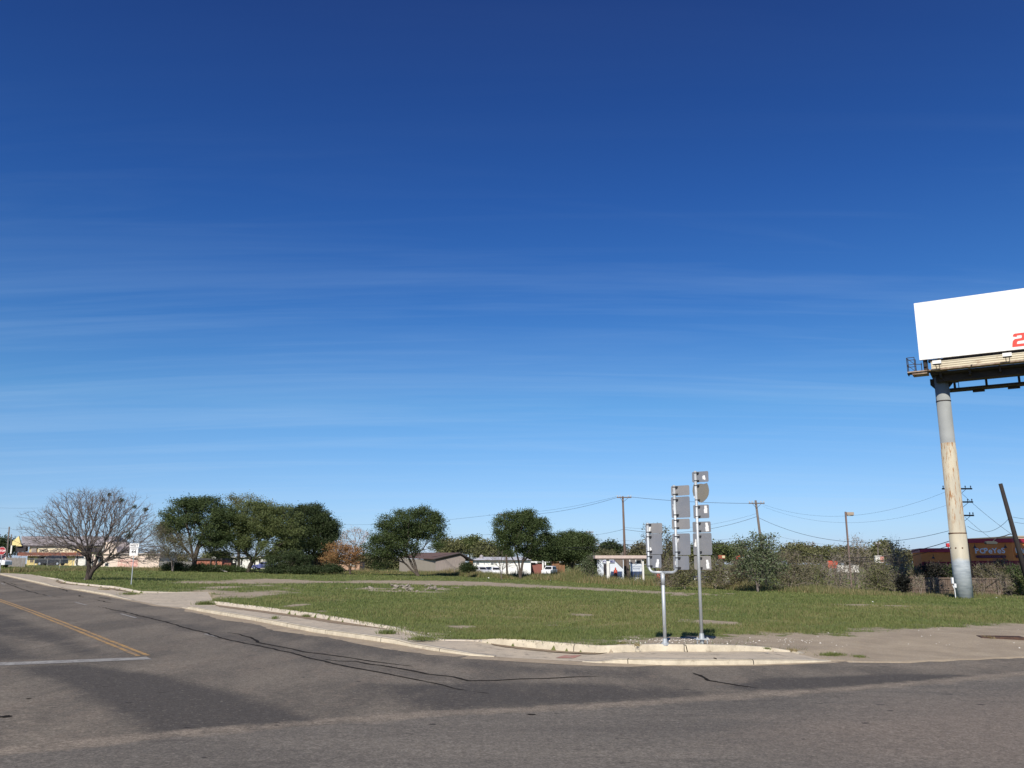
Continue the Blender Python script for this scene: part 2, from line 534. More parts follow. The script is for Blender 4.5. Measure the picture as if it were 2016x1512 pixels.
# thin streaks of high cirrus: direction projected on a flat layer overhead
sep = nt.nodes.new('ShaderNodeSeparateXYZ'); nt.links.new(tc.outputs['Generated'], sep.inputs[0])
def wmath(op, a, b):
    n = nt.nodes.new('ShaderNodeMath'); n.operation = op
    for i, x in enumerate((a, b)):
        if isinstance(x, (int, float)): n.inputs[i].default_value = x
        else: nt.links.new(x, n.inputs[i])
    return n.outputs[0]
zc = wmath('MAXIMUM', sep.outputs['Z'], .03)
zc = wmath('ADD', zc, .08)
cx = wmath('DIVIDE', sep.outputs['X'], zc); cy = wmath('DIVIDE', sep.outputs['Y'], zc)
cmb = nt.nodes.new('ShaderNodeCombineXYZ'); nt.links.new(cx, cmb.inputs[0]); nt.links.new(cy, cmb.inputs[1])
def streak(scale, rot, loc, sx, lo, hi):
    mp = nt.nodes.new('ShaderNodeMapping'); mp.inputs['Rotation'].default_value = (0, 0, R(rot))
    mp.inputs['Scale'].default_value = (sx, 1, 1); mp.inputs['Location'].default_value = loc
    nt.links.new(cmb.outputs[0], mp.inputs[0])
    nz = nt.nodes.new('ShaderNodeTexNoise'); nz.inputs['Scale'].default_value = scale; nz.inputs['Detail'].default_value = 5
    nz.inputs['Roughness'].default_value = .62; nz.inputs['Distortion'].default_value = .6
    nt.links.new(mp.outputs[0], nz.inputs['Vector'])
    mr = nt.nodes.new('ShaderNodeMapRange'); mr.inputs[1].default_value = lo; mr.inputs[2].default_value = hi
    nt.links.new(nz.outputs['Fac'], mr.inputs[0])
    return mr.outputs[0]
s1 = streak(1.7, 14, (3, 1, 0), .13, .47, .80)
s2 = streak(5.0, -6, (0, 5, 0), .10, .50, .82)
st = wmath('ADD', wmath('MULTIPLY', s1, .26), wmath('MULTIPLY', s2, .12))
fd = nt.nodes.new('ShaderNodeMapRange'); fd.inputs[1].default_value = .14; fd.inputs[2].default_value = .46; fd.inputs[3].default_value = 1; fd.inputs[4].default_value = .05
nt.links.new(sep.outputs['Z'], fd.inputs[0]); st = wmath('MULTIPLY', st, fd.outputs[0])
mxs = nt.nodes.new('ShaderNodeMix'); mxs.data_type = 'RGBA'
nt.links.new(st, mxs.inputs[0]); nt.links.new(tint2.outputs[0], mxs.inputs[6])
mxs.inputs[7].default_value = (5.2, 7.2, 9.6, 1)
nt.links.new(mxs.outputs[2], bg.inputs['Color'])
bg.inputs['Strength'].default_value = 0.085

sl = bpy.data.lights.new('sun', 'SUN'); sl.energy = 4.8; sl.angle = R(.55); sl.color = (1.0, .935, .83)
so = bpy.data.objects.new('sun', sl); COL.objects.link(so)
ldir = Vector((-math.sin(SUN_AZ) * math.cos(SUN_EL), -math.cos(SUN_AZ) * math.cos(SUN_EL), -math.sin(SUN_EL)))
so.rotation_euler = ldir.to_track_quat('-Z', 'Y').to_euler(); so.location = (-20, -60, 50)

cd = bpy.data.cameras.new('camera'); cam = bpy.data.objects.new('camera', cd); COL.objects.link(cam)
cd.sensor_fit = 'HORIZONTAL'; cd.sensor_width = 36; cd.lens = F / 2016 * 36
cd.clip_end = 6000; cd.clip_start = .1
cam.location = (0, 0, CZ); cam.rotation_euler = (math.pi / 2 + PITCH, 0, 0)
scene.camera = cam
scene.view_settings.view_transform = 'Standard'; scene.view_settings.look = 'None'
scene.view_settings.gamma = 1; scene.view_settings.exposure = 0.15

# ------------------------------------------------------------------ ground and roads
def lines(lo, hi, f0, f1, step, grow):
    a = list(np.arange(f0, f1, step))
    x = f1; s = step
    up = []
    while x < hi: up.append(x); s *= grow; x += s
    up.append(hi)
    x = f0 - step; s = step; dn = []
    while x > lo: dn.append(x); s *= grow; x -= s
    dn.append(lo)
    return np.array(sorted(set(dn + a + up)))

def grid(xs, ys):
    X, Y = np.meshgrid(xs, ys)
    nx, ny = len(xs), len(ys)
    i = np.arange(nx * ny).reshape(ny, nx)
    Fc = np.stack([i[:-1, :-1], i[:-1, 1:], i[1:, 1:], i[1:, :-1]], -1).reshape(-1, 4)
    return X.ravel(), Y.ravel(), Fc

def Gp(pts): return [tuple(G(x, y)[:2]) for x, y in pts]
PATH = Gp([(350, 1147), (369, 1145.5), (447, 1141.5), (518, 1139.5), (582, 1140.5), (640, 1144), (700, 1143.5), (799, 1142.5), (960, 1145.5),
           (1027, 1149), (1090, 1153), (1220, 1160), (1309, 1165), (1394, 1169), (1394, 1171), (1340, 1170.5), (1220, 1164), (1043, 1157.5), (948, 1154), (878, 1153),
           (783, 1149.5), (640, 1147.5), (598, 1147.5), (498, 1150.5), (379, 1148.5)])
DRIVE = Gp([(300, 1165), (409, 1161), (470, 1166), (600, 1161), (560, 1168), (492, 1174), (425, 1181), (409, 1168)])
SHOULD = Gp([(1150, 1280), (1195, 1262), (1240, 1254), (1330, 1252), (1450, 1250.5), (1614, 1248.5), (1690, 1248), (1706, 1238), (1859, 1232.5), (2016, 1228),
             (2400, 1222), (3200, 1215)]) + [(45, 8), (5, 8), (5, 20)]
SIDE = Gp([(720, 1230), (770, 1233), (830, 1243), (905, 1256), (905, 1262), (860, 1262), (800, 1252), (740, 1240)])
ell = [(1142, 1211, 22, 2.6), (905, 1234, 22, 2.2), (1020, 1215, 8, 1.6), (1085, 1231, 12, 2), (585, 1192, 18, 3.2), (1400, 1225, 48, 3.6), (525, 1183, 9, 2),
       (1690, 1191, 40, 1.4), (1760, 1193, 24, 1.2), (830, 1165, 60, 1.2), (770, 1164, 40, 1.2), (1190, 1231, 8, 1), (860, 1160, 30, 2), (740, 1159, 40, 1.5),
       (450, 1156, 40, 2.2), (520, 1153, 35, 1.6), (560, 1158, 25, 1.2), (540, 1164, 25, 1), (630, 1204, 9, 1.5), (900, 1157, 12, 1), (1325, 1172, 30, .9), (1440, 1169, 16, .8)]
ELL = []
for cxp, cyp, rx, ry in ell:
    c = G(cxp, cyp); a = G(cxp + rx, cyp); b = G(cxp, cyp - ry)
    ELL.append((c.x, c.y, abs(a.x - c.x), abs(b.y - c.y)))
dells = [(1480, 1236, 90, 9), (1230, 1205, 110, 8), (1085, 1215, 120, 10), (960, 1240, 60, 6), (1250, 1230, 120, 8), (600, 1180, 80, 6), (1900, 1215, 80, 10), (1560, 1225, 60, 6), (1100, 1195, 160, 7), (1330, 1195, 120, 6), (900, 1210, 120, 7), (1750, 1195, 140, 5), (1600, 1210, 90, 5)]
DELL = []
for cxp, cyp, rx, ry in dells:
    c = G(cxp, cyp); a = G(cxp + rx, cyp); b = G(cxp, cyp - ry)
    DELL.append((c.x, c.y, abs(a.x - c.x), abs(b.y - c.y)))

def dirtmask(X, Y):
    d = np.zeros(X.shape)
    for poly, w in ((PATH, 3.0), (DRIVE, 2.4), (SHOULD, 1.5), (SIDE, .8)):
        d = np.maximum(d, np.clip(.5 + sdist(poly, X, Y) / w * .5, 0, 1))
    for cx_, cy_, rx, ry in ELL:
        q = np.hypot((X - cx_) / rx, (Y - cy_) / ry)
        d = np.maximum(d, np.clip(1.05 - q * .55, 0, .9))
    w = np.sin(X * 2.1 + 1.3 * np.sin(Y * 1.1)) * np.sin(Y * 1.7 + 1.9 * np.sin(X * .8)) + .6 * np.sin(X * 4.7 + Y * 2.3) * np.sin(Y * 3.9 - X * 1.7) + .5 * np.sin(X * .53 + Y * .31)
    return np.where((d > .04) & (d < 1.0), np.clip(d + .20 * w, 0, 1), d)
def drymask(X, Y):
    d = np.zeros(X.shape)
    for cx_, cy_, rx, ry in DELL:
        q = np.hypot((X - cx_) / rx, (Y - cy_) / ry)
        d = np.maximum(d, np.clip(.95 - q * .5, 0, .8))
    return d

xs = lines(-2500, 2500, -64, 64, .36, 1.25)
ya = [-2500, -1500, -800, -400, -200, -100, -60, -30, -10, 5, 12, 16]
y = 19.0
while y < 2600:
    ya.append(y); y += max(.22, .22 * (y / 26.0) ** 1.7)
ya.append(3000)
X, Y, Fc = grid(xs, np.array(ya))
pav = inside(PAVED, X, Y)
Z = h(X) + goff(X, Y)
bumpy = np.zeros(X.shape)
Z = np.where(pav, h(X) - .35, Z)
far = (np.abs(X) > 300) | (Y > 320) | (Y < -100)
Z = np.where(far, np.minimum(Z, h(X) + .2), Z)
gr = npmesh('ground', np.stack([X, Y, Z], 1), Fc, M['ground'], attrs={'dirt': dirtmask(X, Y), 'dry': drymask(X, Y)}, smooth=True)
tag(gr, kind='structure')

# old road sheet with wear held in attributes
def Rp(pts): return [tuple(cast(x, y)[:2]) for x, y in pts]
DARKP = [(Rp([(20, 1313), (150, 1308), (300, 1325), (470, 1365), (640, 1424), (520, 1437), (300, 1452), (223, 1395), (110, 1340)]), .5, 1.0),
         (Rp([(-150, 1200), (0, 1203), (90, 1232), (235, 1289), (150, 1296), (60, 1260), (-150, 1230)]), .5, .75),
         (Rp([(-200, 1260), (0, 1262), (120, 1296), (0, 1302), (-200, 1310)]), .6, .8),
         (Rp([(700, 1345), (1000, 1340), (1240, 1345), (1460, 1364), (1300, 1383), (850, 1404), (760, 1390)]), .6, .75),
         (Rp([(1400, 1352), (1500, 1335), (1800, 1325), (1945, 1331), (1800, 1345), (1590, 1359), (1480, 1362)]), .35, .85),
         (Rp([(220, 1195), (420, 1235), (700, 1300), (1000, 1345), (900, 1350), (640, 1310), (400, 1252), (200, 1205)]), .8, .7),
         (Rp([(420, 1215), (700, 1262), (1000, 1305), (1300, 1322), (1300, 1345), (900, 1320), (600, 1270)]), .8, .55)]
SEAM = [(-500, 1515), (-200, 1497), (0, 1488), (150, 1473), (300, 1455), (480, 1440), (640, 1427), (850, 1411), (1000, 1404), (1250, 1390), (1500, 1373), (1680, 1360), (1850, 1346), (2016, 1330), (2300, 1308), (2700, 1286)]
SEAMW = [tuple(cast(x, y)[:2]) for x, y in SEAM]
LIGHTP = [(Rp([(1600, 1303), (1790, 1304), (2016, 1295), (2400, 1285), (2400, 1292), (2016, 1312), (1950, 1322), (1780, 1318), (1600, 1312)]), .6, .55),
          (Rp([(1000, 1396), (1500, 1352), (1800, 1347), (2016, 1322), (2016, 1332), (1500, 1376), (1000, 1408)]), .4, .55),
          (Rp([(-100, 1340), (60, 1350), (160, 1400), (200, 1452), (-100, 1490)]), 1.1, .62),
          (Rp([(330, 1300), (560, 1340), (800, 1370), (700, 1405), (560, 1380), (420, 1340)]), 1.2, .50),
          (Rp([(0, 1215), (60, 1240), (200, 1300), (150, 1303), (-20, 1250)]), .5, .5), (Rp([(300, 1250), (500, 1300), (700, 1350), (850, 1372), (700, 1380), (450, 1330), (260, 1270)]), .9, .42), (Rp([(0, 1150), (150, 1195), (420, 1262), (350, 1262), (100, 1195), (-50, 1160)]), .8, .4)]
xr = lines(-240, 110, -60, 40, .4, 1.2)
yr = lines(-50, 330, 8, 60, .3, 1.12)
X, Y, Fc = grid(xr, yr)
dk = np.zeros(X.shape); lt = np.zeros(X.shape)
for p, w, a in DARKP: dk = np.maximum(dk, a * np.clip(.5 + sdist(p, X, Y) / w * .5, 0, 1))
for p, w, a in LIGHTP: lt = np.maximum(lt, a * np.clip(.5 + sdist(p, X, Y) / w * .5, 0, 1))
dseam, _ = distline(SEAMW, X, Y)
NEWP = SEAMW + [(200, SEAMW[-1][1]), (200, -80), (-200, -80), (-200, SEAMW[0][1])]
newer = np.clip(sdist(NEWP, X, Y), -1, 1)
TANP = Rp([(1450, 1400), (1700, 1375), (2016, 1350), (2500, 1330), (2500, 1600), (2016, 1560), (1650, 1530), (1400, 1470)])
tan_ = np.clip(.45 + sdist(TANP, X, Y) / 2.5 * .5, 0, .9)
lt = np.maximum(lt, .80 * np.clip(1.2 - np.abs(dseam - .28) / .42, 0, 1) * (newer < .15))
keep = inside([(e[0], e[1] + 3.0) for e in EP] + [(120, EP[-1][1] + 3), (120, -60), (-260, -60), (-260, EP[0][1] + 3)], X, Y)
fm = keep[Fc].any(1)
rd = npmesh('road', np.stack([X, Y, h(X)], 1), Fc[fm], M['road'], attrs={'dark': dk, 'light': lt})
tag(rd, kind='structure')
for an_, av_ in (('newer', newer), ('tan', tan_)):
    a_ = rd.data.attributes.new(an_, 'FLOAT', 'POINT'); a_.data.foreach_set('value', av_.astype(np.float32))

def sheet(name, pts, mat_, lift, jitter=0, sub=0, zs=None):
    """flat sheet from an outline on the road plane; split at the slope break at X=0"""
    P = [Vector((p[0], p[1], (p[2] if len(p) > 2 else 0))) for p in pts]
    if sub:
        Q = []
        for i in range(len(P)):
            a = P[i]; b = P[(i + 1) % len(P)]
            n = max(1, int((b - a).length / sub))
            for k in range(n):
                q = a.lerp(b, k / n)
                if jitter: q = q + Vector((random.uniform(-1, 1), random.uniform(-1, 1), 0)) * jitter
                Q.append(q)
        P = Q
    import bmesh
    bm = bmesh.new()
    vs = [bm.verts.new((p.x, p.y, p.z)) for p in P]
    for tri in tessellate_polygon([P]):
        try: bm.faces.new([vs[i] for i in tri])
        except ValueError: pass
    for x0 in (-80.0, 0.0):
        g = bm.verts[:] + bm.edges[:] + bm.faces[:]
        bmesh.ops.bisect_plane(bm, geom=g, plane_co=(x0, 0, 0), plane_no=(1, 0, 0))
    bmesh.ops.recalc_face_normals(bm, faces=bm.faces)
    for v in bm.verts: v.co.z = v.co.z + hf(v.co.x) + lift
    for f in bm.faces:
        if f.normal.z < 0: f.normal_flip()
    me = bpy.data.meshes.new(name); bm.to_mesh(me); bm.free()
    return tag(link(me, name, mat_), kind='structure')

SW = [(x, y_) for x, y_ in SEAMW]

def ribbon(name, pts, w0, w1, mat_, lift, jit=0.0, step=.3, level=None):
    """band along a polyline from w0 to w1 sideways (left positive), values or functions of t"""
    P = [Vector((p[0], p[1], p[2] if len(p) > 2 else 0)) for p in pts]
    Q = []
    for a, b in zip(P[:-1], P[1:]):
        n = max(1, int((b - a).length / step))
        Q += [a.lerp(b, k / n) for k in range(n)]
    Q.append(P[-1])
    V = []; Fc = []
    for i, q in enumerate(Q):
        d = (Q[min(i + 1, len(Q) - 1)] - Q[max(i - 1, 0)]); d.z = 0; d.normalize()
        n = Vector((-d.y, d.x, 0)); t = i / (len(Q) - 1)
        a = (w0(t) if callable(w0) else w0) + random.uniform(-jit, jit)
        b = (w1(t) if callable(w1) else w1) + random.uniform(-jit, jit)
        for w in (a, b):
            r = q + n * w
            V.append((r.x, r.y, r.z + hf(r.x) + lift))
        if i: k = 2 * i; Fc.append((k - 2, k, k + 1, k - 1))
    return V, Fc

def ribobj(name, pts, w0, w1, mat_, lift, jit=0, step=.3):
    V, Fc = ribbon(name, pts, w0, w1, mat_, lift, jit, step)
    return tag(npmesh(name, V, Fc, mat_), kind='structure')

def cp(px, py, off=0):
    v = cast(px, py, off); return (v.x, v.y, off)

# double yellow line, lane dashes, stop line
ye = [cp(x, y_) for x, y_ in [(-330, 1086 + 30), (-150, 1136), (0, 1182), (60, 1203), (130, 1230), (200, 1258), (282, 1291)]][2:]
dxy = Vector((ye[0][0] - ye[2][0], ye[0][1] - ye[2][1], 0)).normalized() * 70
ye.insert(0, (ye[0][0] + dxy.x, ye[0][1] + dxy.y, 0))
V1, F1 = ribbon('', ye, .045, .16, None, .005, .012); V2, F2 = ribbon('', ye, -.16, -.045, None, .005, .012)
F2 = [tuple(i + len(V1) for i in f) for f in F2]
tag(npmesh('yellow_centre_lines', V1 + V2, F1 + F2, M['yellow']), kind='structure')
V = []; Fc = []
for a, b in (((2, 1148), (10, 1151)), ((92, 1172), (101, 1174)), ((148, 1185.6), (170, 1191.3)), ((238, 1208.4), (268, 1216.6)), ((404, 1248), (433, 1255.5))):
    v_, f_ = ribbon('', [cp(*a), cp(*b)], -.055, .055, None, .005, .006)
    Fc += [tuple(i + len(V) for i in f) for f in f_]; V += v_
tag(npmesh('lane_dash_markings', V, Fc, M['white_line']), kind='structure')
sheet('stop_line', [cp(-260, 1314), cp(0, 1304.8), cp(288, 1293.8), cp(299, 1298.6), cp(0, 1310.8), cp(-260, 1321)], M['white_line'], .006, .012, .3)

# tar sealed cracks
cr = [[(0, 1143), (30, 1155), (62, 1166), (92, 1172), (119, 1177)],
      [(193, 1194), (298, 1217), (360, 1235), (404, 1246), (434, 1256), (500, 1270), (539, 1277), (584, 1290), (638, 1301), (663, 1308), (698, 1314.5), (747, 1324), (787, 1331), (822, 1339), (862, 1348), (936, 1363), (957, 1367)],
      [(447, 1245), (472, 1249), (509, 1262), (506, 1265), (534, 1271), (583, 1280), (623, 1287), (698, 1296), (760, 1306), (819, 1312)],
      [(636, 1298), (663, 1301), (698, 1303), (755, 1311), (809, 1319), (850, 1327), (894, 1334), (924, 1340), (974, 1339), (1073, 1335), (1179, 1331)],
      [(1363, 1325), (1400, 1340), (1446, 1348), (1485, 1354)], [(117, 1158), (134, 1164.5)], [(186, 1180.6), (218, 1187)], [(193, 1175.6), (221, 1180.6)], [(154, 1172), (164, 1176)],
      [(20, 1148), (34, 1152)], [(52, 1155), (66, 1157)]]
V = []; Fc = []
for c in cr:
    P = [cp(*p) for p in c]
    Q = [P[0]]
    for a, b in zip(P[:-1], P[1:]):
        n = max(1, int(math.dist(a, b) / .5))
        for k in range(1, n + 1):
            Q.append((a[0] + (b[0] - a[0]) * k / n + random.uniform(-.06, .06), a[1] + (b[1] - a[1]) * k / n + random.uniform(-.09, .09), 0))
    v_, f_ = ribbon('', Q, lambda t: -.042 * min(1, 6 * t + .2, 6 * (1 - t) + .2), lambda t: .042 * min(1, 6 * t + .2, 6 * (1 - t) + .2), None, .0065, .016, .12)
    Fc += [tuple(i + len(V) for i in f) for f in f_]; V += v_
tag(npmesh('crack_sealant', V, Fc, M['tar']), kind='structure')

# dark blotches of old tar on the lanes
for px, py, rx, ry in ((10, 1411, .09, .05), (56, 1376, .04, .03), (1045, 1407, .07, .03)):
    c = cast(px, py)
    sheet('tar_blotch', [(c.x + rx * math.cos(a_) * random.uniform(.6, 1.2), c.y + ry * 2 * math.sin(a_) * random.uniform(.6, 1.2), 0) for a_ in np.linspace(0, 6.28, 12)[:-1]], M['tar'], .0055)

# gutter sand in front of the outer kerb
ga = [(v.x, v.y, 0) for v in SA[11:21]]
ribobj('gutter', ga, lambda t: -.95 * min(1, 5 * t + .1) * (.8 + .2 * math.sin(t * 23)), .05, M['sand'], .0045, .09)
ribobj('gutter', [(v.x, v.y, 0) for v in SA[20:27]], lambda t: -.70 * min(1, 5 * (1 - t) + .1), .05, M['sand'], .0045, .03)
ribobj('gutter', [(v.x, v.y, 0) for v in SA[26:32]], lambda t: -.25, .05, M['sand'], .0045, .05)
ribobj('gutter', [(v.x, v.y, 0) for v in SA[0:12]], lambda t: -.35, .05, M['sand'], .0045, .04)

# pavement between the road edge and the inner kerb
def dense(vals, P, n=8):
    out = []
    for i in range(len(P) - 1):
        for k in range(n):
            t = k / n
            out.append((P[i].lerp(P[i + 1], t), vals[i] + (vals[i + 1] - vals[i]) * t))
    out.append((P[-1], vals[-1]))
    return out
A_ = dense([s[1] for s in ST], SA); E_ = dense([s[3] for s in ST], SE); K_ = dense([s[4] for s in ST], SE)
V = []; Fc = []
nc = 5
for i, ((a, ka), (e, se)) in enumerate(zip(A_, E_)):
    for c in range(nc):
        t = c / (nc - 1)
        x = a.x + (e.x - a.x) * t; y_ = a.y + (e.y - a.y) * t
        V.append((x, y_, hf(x) + max(ka, .008) + (se - max(ka, .008)) * t))
    if i:
        for c in range(nc - 1):
            k = i * nc + c
            Fc.append((k - nc, k, k + 1, k - nc + 1))
tag(npmesh('pavement', V, Fc, M['conc'], smooth=True), kind='structure')

def kerb(name, line, hts, width, mat_, base=None, side=1, gap=None):
    """real step: front face, top and back, rounded front edge, along a line of points"""
    V = []; Fc = []; n = 6; AL_ = []; run = 0.0
    idx = 0; last = False
    for i in range(len(line)):
        q = line[i]; d = (line[min(i + 1, len(line) - 1)] - line[max(i - 1, 0)]); d.z = 0; d.normalize()
        nn = Vector((-d.y, d.x, 0)) * side
        b = base[i] if base else 0
        hh = hts[i]
        if hh < .008 or (gap and gap(i)):
            last = False; continue
        w = width
        if i: run += (line[i] - line[i - 1]).length
        AL_ += [run] * 6
        prof = [(-.012, -.05), (0, hh * .75), (.03, hh), (w, hh + .004), (w + .01, hh - .03), (w + .01, -.1)]
        for o, z in prof:
            p = q + nn * (o + random.uniform(-.004, .004))
            V.append((p.x, p.y, hf(p.x) + b + z))
        if last:
            for c in range(n - 1):
                k = idx * n + c
                Fc.append((k - n, k, k + 1, k - n + 1))
        last = True; idx += 1
    return tag(npmesh(name, V, Fc, mat_, attrs={'along': AL_}), kind='structure')
jl = [a for a, _ in A_]
kerb('kerb', jl, [k + .006 if k > .012 else 0 for _, k in A_], .20, M['kerb'])
n1 = 20 * 8 + 4
kerb('kerb', [e for e, _ in E_[:n1]], [k for _, k in K_[:n1]], .15, M['kerbold'], [s for _, s in E_[:n1]])
kerb('kerb', [e for e, _ in E_[n1 - 1:]], [k for _, k in K_[n1 - 1:]], .22, M['kerb'], [s for _, s in E_[n1 - 1:]])
# dark joints in the kerb
mb = MB()
for px, py, off, px2, py2, off2 in ((1349.5, 1271, .29, 1353, 1283, .13), (1409, 1297, .13, 1414, 1309, 0)):
    a = cast(px, py, off); b = cast(px2, py2, off2)
    mb.tube([b + Vector((0, -.025, -.0)), a + Vector((0, -.06, .012)), a + Vector((-.03, .06, .012))], .012, 5)
tag(mb.build('kerb_joint', M['tar']), kind='structure')

# soil washed against the inner kerb, stains, red paint
def soilrib(i0, i1, w, z0=.0045):
    pts = [(e.x, e.y, s + z0) for e, s in E_[i0:i1]]
    return ribobj('soil_strip', pts, lambda t: -w * min(1, 6 * t + .1, 6 * (1 - t) + .1), .02, M['soil'], .004, .04, .2)
soilrib(12 * 8 + 4, 17 * 8, .62); soilrib(20 * 8 + 6, 25 * 8 - 4, .42); soilrib(3 * 8, 8 * 8, .4)
mb = MB()
mb.add([tuple(cast(x, y_, o) + Vector((0, 0, .006))) for x, y_, o in ((1093, 1295.5, .02), (1130, 1296, .02), (1145, 1290, .04), (1112, 1290, .04))], [(0, 1, 2, 3)])
tag(mb.build('red_paint_patch', M['redpatch']), kind='structure')

# drain grate in the dirt shoulder at the right
p = G(1970, 1256)
t = thing('drain_grate', p, 'dark rusty iron drain grate let into the dirt shoulder below the billboard', 'drain grate')
mb = MB(Matrix.Translation(p + Vector((0, 0, .02))) @ Matrix.Rotation(R(-14), 4, 'Z'))
mb.box(-.62, .62, -.30, -.24, -.05, .03); mb.box(-.62, .62, .24, .30, -.05, .03); mb.box(-.62, -.56, -.24, .24, -.05, .03); mb.box(.56, .62, -.24, .24, -.05, .03)
mb.build('frame', M['iron'], t)
mb2 = MB(mb.M)
for k in range(14): x = -.53 + k * .08; mb2.box(x, x + .035, -.24, .24, -.03, .022)
mb2.build('bars', M['iron'], t)
mb3 = MB(mb.M); mb3.box(-.56, .56, -.24, .24, -.05, -.035); mb3.build('pit', M['tar'], t)
# ------------------------------------------------------------------ vegetation
def frusta(P0, P1, R0, R1, n=4):
    P0 = np.asarray(P0, float); P1 = np.asarray(P1, float)
    R0 = np.asarray(R0, float); R1 = np.asarray(R1, float)
    d = P1 - P0; L = np.linalg.norm(d, axis=1, keepdims=True) + 1e-9; d = d / L
    ref = np.where(np.abs(d[:, 2:3]) < .9, np.array([[0, 0, 1.]]), np.array([[1., 0, 0]]))
    u = np.cross(d, ref); u /= np.linalg.norm(u, axis=1, keepdims=True) + 1e-9
    w = np.cross(d, u)
    V = []
    for P, r in ((P0, R0), (P1, R1)):
        for k in range(n):
            a = 2 * math.pi * k / n
            V.append(P + (u * math.cos(a) + w * math.sin(a)) * r[:, None])
    V = np.stack(V, 1).reshape(-1, 3)
    base = np.arange(len(P0))[:, None] * 2 * n
    Fc = np.concatenate([base + np.array([[k, (k + 1) % n, n + (k + 1) % n, n + k]]) for k in range(n)], 0)
    return V, Fc


def skeleton(stems, targets, step=.5, alpha=.35, bend=.25, jit=.06, up=0.0):
    """stems: list of polylines of Vectors, sharing a root; targets: (N,3)"""
    cap = 4000
    nd = np.zeros((cap, 3)); dr = np.zeros((cap, 3)); pl = np.zeros(cap); par = np.full(cap, -1)
    n = 0
    def push(p, pr):
        nonlocal n, nd, dr, pl, par, cap
        if n + 1 >= cap:
            nd = np.concatenate([nd, np.zeros((cap, 3))]); dr = np.concatenate([dr, np.zeros((cap, 3))])
            pl = np.concatenate([pl, np.zeros(cap)]); par = np.concatenate([par, np.full(cap, -1)]); cap *= 2
        nd[n] = p; par[n] = pr
        if pr >= 0:
            dv = nd[n] - nd[pr]; ln = math.sqrt(dv @ dv); dr[n] = dv / (ln + 1e-9); pl[n] = pl[pr] + ln
        else: dr[n] = (0, 0, 1)
        n += 1
        return n - 1
    root = np.array(stems[0][0]); r0 = push(root, -1)
    for s in stems:
        prev = r0; L = [np.array(q) for q in s]
        for i in range(1, len(L)):
            a, b = L[i - 1], L[i]
            k = max(1, int(np.linalg.norm(b - a) / step))
            for j in range(1, k + 1):
                p = a + (b - a) * j / k
                if j < k: p = p + rng.normal(0, jit * .5, 3)
                prev = push(p, prev)
    nstem = n
    T = targets[np.argsort(np.linalg.norm(targets - root, axis=1))]
    zlow = root[2] + .16 * (T[:, 2].max() - root[2])
    tips = []
    for t in T:
        N = nd[:n]
        v = t - N
        d = np.sqrt((v * v).sum(1)) + 1e-9
        cs = (v * dr[:n]).sum(1) / d
        cost = d + alpha * pl[:n] + (1 - cs) * .35 * d + (N[:, 2] < zlow) * 1.0 * d * (up > 0)
        i = int(np.argmin(cost)); n0 = nd[i].copy(); dn = dr[i].copy(); ln = d[i]; k = max(1, int(ln / step)); prev = i
        for j in range(1, k + 1):
            u = j / k
            p = n0 + (t - n0) * u + dn * ln * bend * u * (1 - u) * 1.6
            if j < k: p = p + rng.normal(0, jit, 3)
            prev = push(p, prev)
        tips.append(prev)
    cnt = np.zeros(n)
    for t in tips: cnt[t] += 1
    for i in range(n - 1, -1, -1):
        if par[i] >= 0: cnt[par[i]] += cnt[i]
    return nd[:n].copy(), par[:n].copy(), np.maximum(cnt, .5), np.array(tips), dr[:n].copy()


def lobe_points(lobes, n, shell=.55, flat=1.0):
    """lobes: (centre Vector, rx, ry, rz); points mostly near the outside"""
    vol = np.array([l[1] * l[3] for l in lobes]); vol = vol / vol.sum()
    out = []
    for l, f in zip(lobes, vol):
        k = max(2, int(n * f))
        v = rng.normal(0, 1, (k, 3)); v /= np.linalg.norm(v, axis=1, keepdims=True)
        r = shell + (1 - shell) * rng.random(k) ** .6
        v[:, 2] = np.where(v[:, 2] < -.75, -v[:, 2], v[:, 2])
        out.append(np.array(l[0]) + v * r[:, None] * np.array([l[1], l[2], l[3]]) * .96)
    return np.concatenate(out)


def leaves(C, per, spread, size, aspect=.55, flatten=.6, droop=0):
    n = len(C) * per
    P = np.repeat(C, per, 0) + rng.normal(0, 1, (n, 3)) * np.array([spread, spread, spread * flatten])
    a = rng.normal(0, 1, (n, 3)); a[:, 2] = a[:, 2] * .6 - droop; a /= np.linalg.norm(a, axis=1, keepdims=True)
    b = rng.normal(0, 1, (n, 3)); b -= (a * b).sum(1, keepdims=True) * a; b /= np.linalg.norm(b, axis=1, keepdims=True)
    s = size * (.6 + .8 * rng.random(n))[:, None]
    V = np.stack([P - a * s * .5, P + b * s * aspect * .5, P + a * s * .5, P - b * s * aspect * .5], 1).reshape(-1, 3)
    return V, np.arange(n * 4).reshape(-1, 4)


